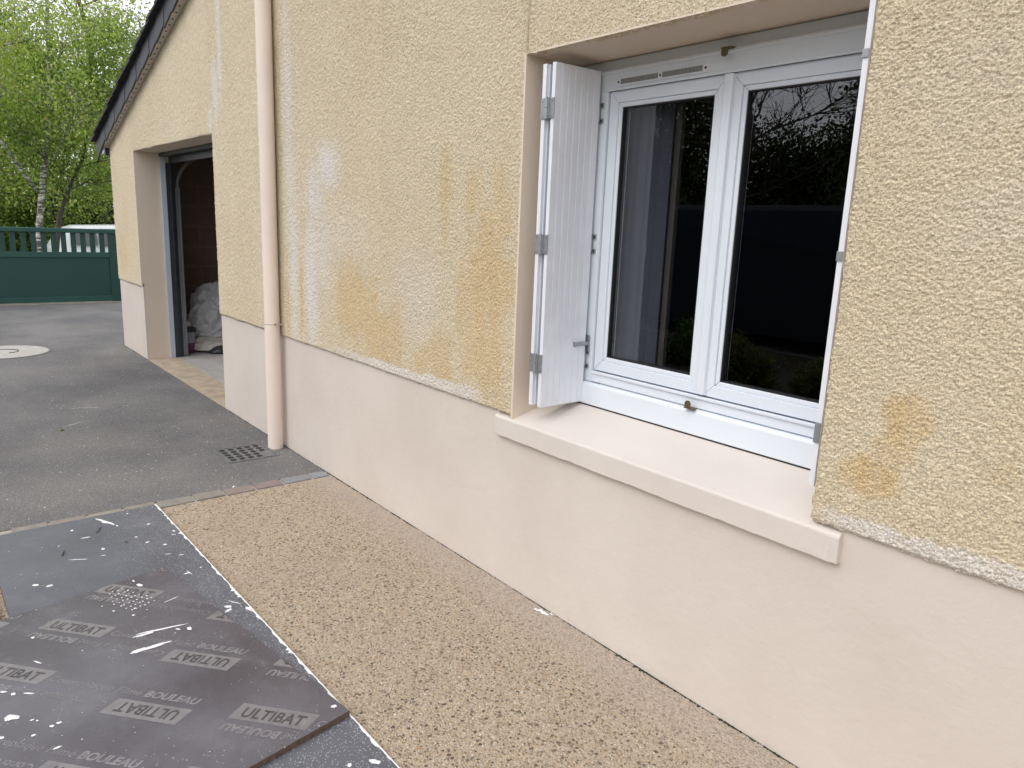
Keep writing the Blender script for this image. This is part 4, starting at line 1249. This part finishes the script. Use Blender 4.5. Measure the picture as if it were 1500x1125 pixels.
# ------------------------------------------------------------------ green gate
def gate():
    X = -13.48
    t = empty("driveway_gate", (X, -1.2, 0.0), "dark green sliding gate with solid lower panels and a slatted top, beyond the driveway", "gate")
    oy = 1.2
    ys0, ys1 = -3.3, 0.90
    def B(bx, name, mat, bev=0.003):
        me = bx.mesh(name, bevel=bev); me.transform(Matrix.Translation((-X, oy, 0))); return link_obj(name, me, mat, t)
    for ya, yb in ((0.755, 0.895), (ys0, ys0 + .14)):
        b = MB(); b.box(X - .03, X + .03, ya, yb, 0.02, 1.10); B(b, "stile", M['green'])
    b = MB(); b.box(X - .04, X + .045, ys0, 0.91, 1.095, 1.165); B(b, "top_rail", M['green_rail'], .012)
    b = MB(); b.box(X - .025, X + .027, ys0 + .14, 0.755, 0.72, 0.80); B(b, "middle_rail", M['green_rail'])
    b = MB(); b.box(X - .03, X + .034, ys0 + .14, 0.755, 0.025, 0.115); B(b, "bottom_rail", M['green_rail'])
    b = MB(); b.box(X - .012, X + .012, ys0 + .14, 0.755, 0.115, 0.72); B(b, "panel", M['green'])
    y = 0.755 - 0.050
    while y > ys0 + .2:
        b = MB(); b.box(X - .010, X + .012, y - .072, y, 0.80, 1.095); B(b, "slat", M['green'], 0)
        y -= 0.1325
gate()

# ------------------------------------------------------------------ cars
def car_body(t, prof, width, mat, crown=0.12, n=9):
    """side profile (y,z) lofted across x with tumblehome"""
    V, F = [], []
    m_ = len(prof)
    for i in range(n):
        s_ = -1 + 2 * i / (n - 1); a = abs(s_)
        for (y, z, tuck) in prof:
            x = s_ * width / 2 * (1 - tuck * 0.28)
            e = 1 - 0.035 * (a ** 6)
            V.append((x, y * (1 - 0.03 * a ** 4), z * e + (0.02 * (1 - a * a) if z > .5 else 0)))
    for i in range(n - 1):
        for k in range(m_):
            F.append((i * m_ + k, i * m_ + (k + 1) % m_, (i + 1) * m_ + (k + 1) % m_, (i + 1) * m_ + k))
    F.append(tuple(range(m_))); F.append(tuple(range(n * m_ - 1, (n - 1) * m_ - 1, -1)))
    b = MB(); b.add(V, F)
    return b.build("body", mat, t, smooth=False, bevel=0.012)
def wheel(t, x, y, r_, side):
    b = MB(); b.tube([(x - .10, y, r_), (x - .09, y, r_), (x + .09, y, r_), (x + .10, y, r_)], [r_ * .93, r_, r_, r_ * .93], 28)
    w = b.build("wheel", M['tyre'], t)
    b = MB(); xx = x + side * .101
    b.tube([(xx, y, r_), (xx + side * .006, y, r_)], [r_ * .62, r_ * .58], 20); b.build("rim", M['rim'], w)
def car():
    # estate car seen from its side, tail to the left of the picture; local y runs towards the front
    t = empty("parked_car", (-21.9, 1.02, -0.385), "white car parked beyond the green gate, partly hidden by the house corner", "car")
    prof = [(0.06, .34, 0), (0.0, .55, 0), (0.03, .86, 0), (0.10, 1.02, .3), (0.30, 1.36, .9), (0.55, 1.44, 1), (1.5, 1.475, 1), (2.3, 1.43, 1), (2.75, 1.28, .8), (3.15, 1.02, .25), (3.9, .93, 0), (4.3, .78, 0), (4.42, .55, 0), (4.38, .30, 0), (3.9, .22, 0), (3.6, .22, 0), (.9, .22, 0), (.5, .22, 0)]
    car_body(t, prof, 1.76, M['carwhite'])
    xs = 0.885
    def pane(poly, name="side_window"):
        b = MB(); b.add([(0.895 - 0.225 * max(0, (z - 1.0) / .47) * 1.0 + .0, y, z) for y, z in poly] + [(0.875 - 0.225 * max(0, (z - 1.0) / .47), y, z) for y, z in poly],
                        [tuple(range(len(poly))), tuple(range(2 * len(poly) - 1, len(poly) - 1, -1))] + [(i, (i + 1) % len(poly), len(poly) + (i + 1) % len(poly), len(poly) + i) for i in range(len(poly))])
        b.build(name, M['carglass'], t)
    pane([(.36, 1.02), (.48, 1.32), (.95, 1.385), (.95, 1.0)]); pane([(1.01, 1.0), (1.01, 1.39), (1.75, 1.40), (1.75, .985)]); pane([(1.82, .985), (1.82, 1.40), (2.30, 1.365), (2.82, 1.04), (2.82, .975)])
    for y in (.78, 3.55):
        for s_ in (-1, 1): wheel(t, s_ * .80, y, .31, s_)
    b = MB(); b.box(.80, .888, .03, .14, .55, .80); b.build("tail_lamp", M['redlamp'], t, bevel=.01)
    b = MB(); b.box(.885, .895, .2, 4.1, .43, .47); b.build("side_moulding", M['darkplastic'], t)
    b = MB(); b.box(.884, .905, 1.50, 1.64, .89, .915); b.box(.884, .905, 2.5, 2.64, .87, .895); b.build("door_handle", M['carwhite'], t)
car()
def van():
    t = empty("parked_van", (-9.0, -7.3, 0.0), "dark van parked opposite the house, reflected in the window glass", "van")
    prof = [(0.02, .40, 0), (0.0, 1.2, 0), (.10, 1.78, .7), (.35, 1.86, 1), (4.6, 1.86, 1), (5.2, 1.76, .9), (5.9, 1.15, .1), (6.4, 1.02, 0), (6.5, .7, 0), (6.45, .2, 0), (.4, .16, 0)]
    o = car_body(t, prof, 1.9, M['vandark'])
    for y in (.95, 5.3):
        for s_ in (-1, 1): wheel(t, s_ * .86, y, .33, s_)
    b = MB(); b.box(-.93, -.90, 4.3, 5.1, 1.12, 1.50); b.build("side_window", M['vandark'], t)
    b = MB(); b.box(-.6, .6, 6.44, 6.53, .42, .60); b.build("grille", M['darkplastic'], t)
    for s_ in (-1, 1):
        b = MB(); b.box(s_ * .72 - .14, s_ * .72 + .14, 6.33, 6.49, .68, .86); b.build("headlight", M['rim'], t, bevel=.01)
    t.rotation_euler = (0, 0, -PI / 2)
van()

# ------------------------------------------------------------------ vegetation
def leaves_mesh(P, size, seed, droop=0.3):
    r_ = np.random.default_rng(seed); n = len(P)
    d = r_.normal(size=(n, 3)); d[:, 2] -= droop; d /= np.linalg.norm(d, axis=1)[:, None]
    e = r_.normal(size=(n, 3)); e -= (e * d).sum(1)[:, None] * d; e /= np.linalg.norm(e, axis=1)[:, None]
    s_ = size * r_.uniform(.55, 1.35, n)[:, None]
    tip = P + d * s_; mid = P + d * s_ * .45
    V = np.stack([P, mid + e * s_ * .33, tip, mid - e * s_ * .33], 1).reshape(-1, 3)
    F = np.arange(4 * n).reshape(n, 4)
    return V, F
def tree(name, base, height_, label, cat, group, leafmat, bark, nleaf, lsize, seed, path=None, r0=.12, nlimb=16, spread=2.4, start=.3, cl=.30, droop=.3, extra=None, upness=.5, sub=6, zbot=None):
    rs = random.Random(seed); r_ = np.random.default_rng(seed)
    t = empty(name, base, label, cat, group)
    bx, by, bz = base
    if path is None:
        path = [(0, 0, -.3)] + [(rs.gauss(0, .05) * k * height_ * .08, rs.gauss(0, .05) * k * height_ * .08, height_ * k / 7) for k in range(1, 8)]
    P = [Vector(p) for p in path]
    L = len(P)
    b = MB(); b.tube(P, [r0 * (1 - .86 * i / (L - 1)) + .008 for i in range(L)], 10)
    if extra:
        for ex, ra in extra: b.tube(ex, ra, 8)
    b.build("trunk", bark, t, smooth=True)
    br = MB(); tips = []
    def seg(p, d, ln, rad, lev):
        pts = [p]; dd = d.copy(); n = 5
        for i in range(n):
            dd = (dd + Vector((rs.gauss(0, .16), rs.gauss(0, .16), rs.gauss(0, .12) + (.05 if lev < 2 else -.10 * droop)))).normalized()
            pts.append(pts[-1] + dd * ln / n)
        br.tube(pts, [rad * (1 - .75 * i / n) + .002 for i in range(n + 1)], 5 if lev else 7, caps=False)
        if lev >= 2:
            tips.extend(pts[1:]); return
        for k in range(sub if lev == 0 else sub - 1):
            i = 1 + int(rs.random() * n); i = min(i, n)
            a = rs.uniform(0, 6.28); dv = (dd + Vector((math.cos(a), math.sin(a), rs.uniform(-.3, .6))) * .9).normalized()
            seg(pts[i], dv, ln * rs.uniform(.4, .62), rad * .45, lev + 1)
        tips.extend(pts[-2:])
    def along(s_):
        f = s_ * (L - 1); i = min(int(f), L - 2); return P[i].lerp(P[i + 1], f - i)
    for k in range(nlimb):
        s_ = start + (1 - start) * (k + rs.random() * .6) / nlimb
        s_ = min(s_, .99)
        a = k * 2.4 + rs.uniform(-.4, .4)
        d = Vector((math.cos(a), math.sin(a), upness * rs.uniform(.3, 1.3))).normalized()
        seg(along(s_), d, spread * (1 - .55 * max(0, s_ - start) / (1 - start)) * rs.uniform(.7, 1.15), r0 * .32 * (1 - .6 * s_), 0)
    if extra:
        for ex, ra in extra:
            for k in range(5):
                a = rs.uniform(0, 6.28); seg(Vector(ex[-1 - (k % 2)]), Vector((math.cos(a), math.sin(a), rs.uniform(.2, 1))).normalized(), spread * .6, .02, 0)
    br.build("branches", bark, t, smooth=True)
    T = np.array([p[:] for p in tips])
    idx = r_.integers(0, len(T), nleaf)
    PP = T[idx] + r_.normal(size=(nleaf, 3)) * cl * np.array([1, 1, .8])
    if zbot is not None: PP = PP[PP[:, 2] > zbot]
    V, F = leaves_mesh(PP, lsize, seed, droop)
    link_obj("crown", np_mesh("crown", V, F), leafmat, t)
    return t
# birch whose white trunk stands left of the picture centre of the foliage
bp = [(0, 0, -.1), (0, 0.06, .8), (0, .11, 1.46), (0, .20, 2.06), (.05, .29, 2.66), (.05, .38, 3.25), (.1, .42, 3.7), (0, .50, 4.8), (-.1, .6, 6.2), (0, .7, 8.0), (.1, .7, 9.5)]
tree("birch_tree", (-16.0, 0.034, -0.30), 9.5, "birch with a white peeling trunk that forks low, right behind the green gate", "tree", "trees beyond the gate", M['leaf_birch'], M['bark_birch'], 26000, .056, 21, path=bp, r0=.054, nlimb=20, spread=1.75, start=.36, cl=.26, droop=.8, upness=.6, sub=5,
     extra=[([(0, .12, 2.05), (0.02, -.08, 2.38), (.03, -.36, 2.88), (0, -.62, 3.35), (0, -.95, 4.1)], [.035, .032, .028, .022, .014])])
tree("slender_tree", (-16.4, 0.36, -0.32), 6, "slender dark tree leaning right in front of the white car roof", "tree", "trees beyond the gate", M['leaf_mid'], M['bark_dark'], 13000, .06, 33, path=[(0, 0, -.1), (0, .05, .9), (0, .16, 1.6), (0, .34, 2.1), (.05, .62, 2.7), (.1, .8, 3.6), (.1, .9, 5.0)], r0=.05, nlimb=10, spread=1.6, start=.42, cl=.25)
specs = [
    ((-25.0, -1.5, -.4), 11, "tall light green tree at the far left of the photo behind the birch", M['leaf_birch'], M['bark_moss'], 24000, .09, 41, 3.2, .40, 5),
    ((-27.0, 3.2, -.4), 10, "loose tree with dark limbs whose top branches cross the open sky left of the roof", M['leaf_olive'], M['bark_moss'], 8500, .085, 57, 3.8, .30, 6),
    ((-24.5, 1.6, -.4), 5.2, "bushy green tree between the birch trunk and the garage corner", M['leaf_birch'], M['bark_dark'], 30000, .085, 43, 2.4, .36, 5),
    ((-30.0, -0.6, -.4), 7.0, "mid green tree standing directly behind the birch crown", M['leaf_mid'], M['bark_dark'], 30000, .12, 44, 3.6, .45, 5),
    ((-34.0, 5.5, -.4), 8.5, "yellow-green tree farthest right, hidden by the roof edge", M['leaf_olive'], M['bark_moss'], 6000, .09, 45, 3.6, .45, 5),
]
for (bs, hh, lab, lm, bk, nl, ls, sd_, sp, cl_, sb) in specs:
    tree("leafy_tree", bs, hh, lab, "tree", "trees beyond the gate", lm, bk, nl, ls, sd_, r0=.16, nlimb=16, spread=sp, start=.22, cl=cl_, sub=sb)
def bush(name, base, rad, label, mat, n, size, seed, cat="shrub", group=None):
    r_ = np.random.default_rng(seed)
    t = empty(name, base, label, cat, group)
    K = 26
    C_ = r_.normal(size=(K, 3)); C_ /= np.linalg.norm(C_, axis=1)[:, None]; C_ *= r_.uniform(.25, .85, K)[:, None]
    C_[:, 2] = np.abs(C_[:, 2])
    idx = r_.integers(0, K, n)
    d = r_.normal(size=(n, 3)); d /= np.linalg.norm(d, axis=1)[:, None]
    P = (C_[idx] + d * r_.uniform(.12, .36, n)[:, None]) * np.array(rad)
    P[:, 2] = np.maximum(P[:, 2], .02)
    V, F = leaves_mesh(P, size, seed, .1)
    link_obj("crown", np_mesh("crown", V, F), mat, t)
    b = MB()
    for k in range(9):
        c_ = C_[k] * np.array(rad)
        b.tube([(c_[0] * .1, c_[1] * .1, -.05), (c_[0] * .5, c_[1] * .5, c_[2] * .55), tuple(c_ * .95)], [.03, .02, .006], 6, caps=False)
    b.build("stem", M['bark_dark'], t)
    return t
bush("laurel_bush", (-24.6, 3.9, -.4), (1.3, 1.9, 2.3), "dark glossy laurel mass behind the white car roof", M['leaf_dark'], 22000, .10, 61, group="bushes beyond the gate")
bush("laurel_bush", (-24.9, 0.9, -.4), (1.3, 1.7, 2.7), "green bush behind the birch trunk base", M['leaf_mid'], 20000, .09, 62, group="bushes beyond the gate")
bush("laurel_bush", (-24.0, -1.5, -.4), (1.3, 1.8, 2.4), "shaded green bush at the left edge of the photo above the gate", M['leaf_mid'], 20000, .09, 63, group="bushes beyond the gate")
bush("laurel_bush", (-28.5, 2.4, -.4), (2.0, 4.5, 3.3), "broad dark hedge mass filling the gaps behind the other bushes", M['leaf_dark'], 30000, .14, 64, group="bushes beyond the gate")
bush("laurel_bush", (-29.5, -3.2, -.4), (2.0, 4.0, 3.6), "dark hedge mass beyond the left edge of the gate", M['leaf_dark'], 26000, .14, 65, group="bushes beyond the gate")
# grassy verge beyond the gate
P = np.stack([rng.uniform(-20, -13.7, 9000), rng.uniform(-2, 4, 9000), np.zeros(9000)], 1)
P[:, 2] = np.interp(P[:, 0], [-19, -17, -15.5, -14.3, -13.75], [-.38, -.33, -.22, -.09, -.02])
d = rng.normal(size=(9000, 3)) * .35; d[:, 2] = 1; d /= np.linalg.norm(d, axis=1)[:, None]
e = rng.normal(size=(9000, 3)); e[:, 2] = 0; e /= np.linalg.norm(e, axis=1)[:, None]
hh = rng.uniform(.05, .14, 9000)[:, None]
V = np.stack([P - e * .012, P + e * .012, P + d * hh], 1).reshape(-1, 3)
tag(link_obj("verge_grass", np_mesh("verge_grass", V, np.arange(27000).reshape(-1, 3)), make_leaf("grass_blade", [(0, (.06, .13, .015)), (1, (.17, .28, .04))])), kind="stuff")

# vegetation across the driveway, seen in the window glass
bush("flowering_shrub", (-4.15, -4.1, -.02), (.42, .42, .62), "yellow-green shrub reflected low in the middle of the right window pane", M['leaf_yellow'], 5000, .04, 71, group="shrubs reflected in the window")
bush("flowering_shrub", (-3.25, -4.0, -.02), (.38, .40, .60), "yellow-green shrub reflected at the lower right of the right window pane", M['leaf_yellow'], 5000, .04, 72, group="shrubs reflected in the window")
bush("flowering_shrub", (-5.3, -4.6, -.02), (.40, .40, .60), "dim green shrub reflected in the lower left window pane", M['leaf_dark'], 4000, .04, 73, group="shrubs reflected in the window")
tree("bare_tree", (-12.9, -16.5, -.02), 10, "tree with bare forked branches reflected against the sky in the right window pane", "tree", "trees reflected in the window", M['leaf_mid'], M['bark_dark'], 2500, .05, 81, r0=.16, nlimb=26, spread=4.0, start=.25, cl=.3, sub=9)
for k, (x, y, rx, rz, lab) in enumerate(((-16.3, -17, 3.7, 9.5, "tall dark evergreen reflected in the left window pane"), (-12.3, -18, 3.4, 4.9, "lower dark hedge reflected under the bare branches"), (-8.0, -17, 3.0, 8.5, "tall dark evergreen reflected at the right edge of the right pane"), (-3.0, -18, 4, 5.0, "dark hedge standing opposite the house, farthest to the right"))):
    bush("evergreen_hedge", (x, y, -.02), (rx, 2.2, rz), lab, M['leaf_hedge'], 62000, .12, 90 + k, "hedge", "hedges reflected in the window")
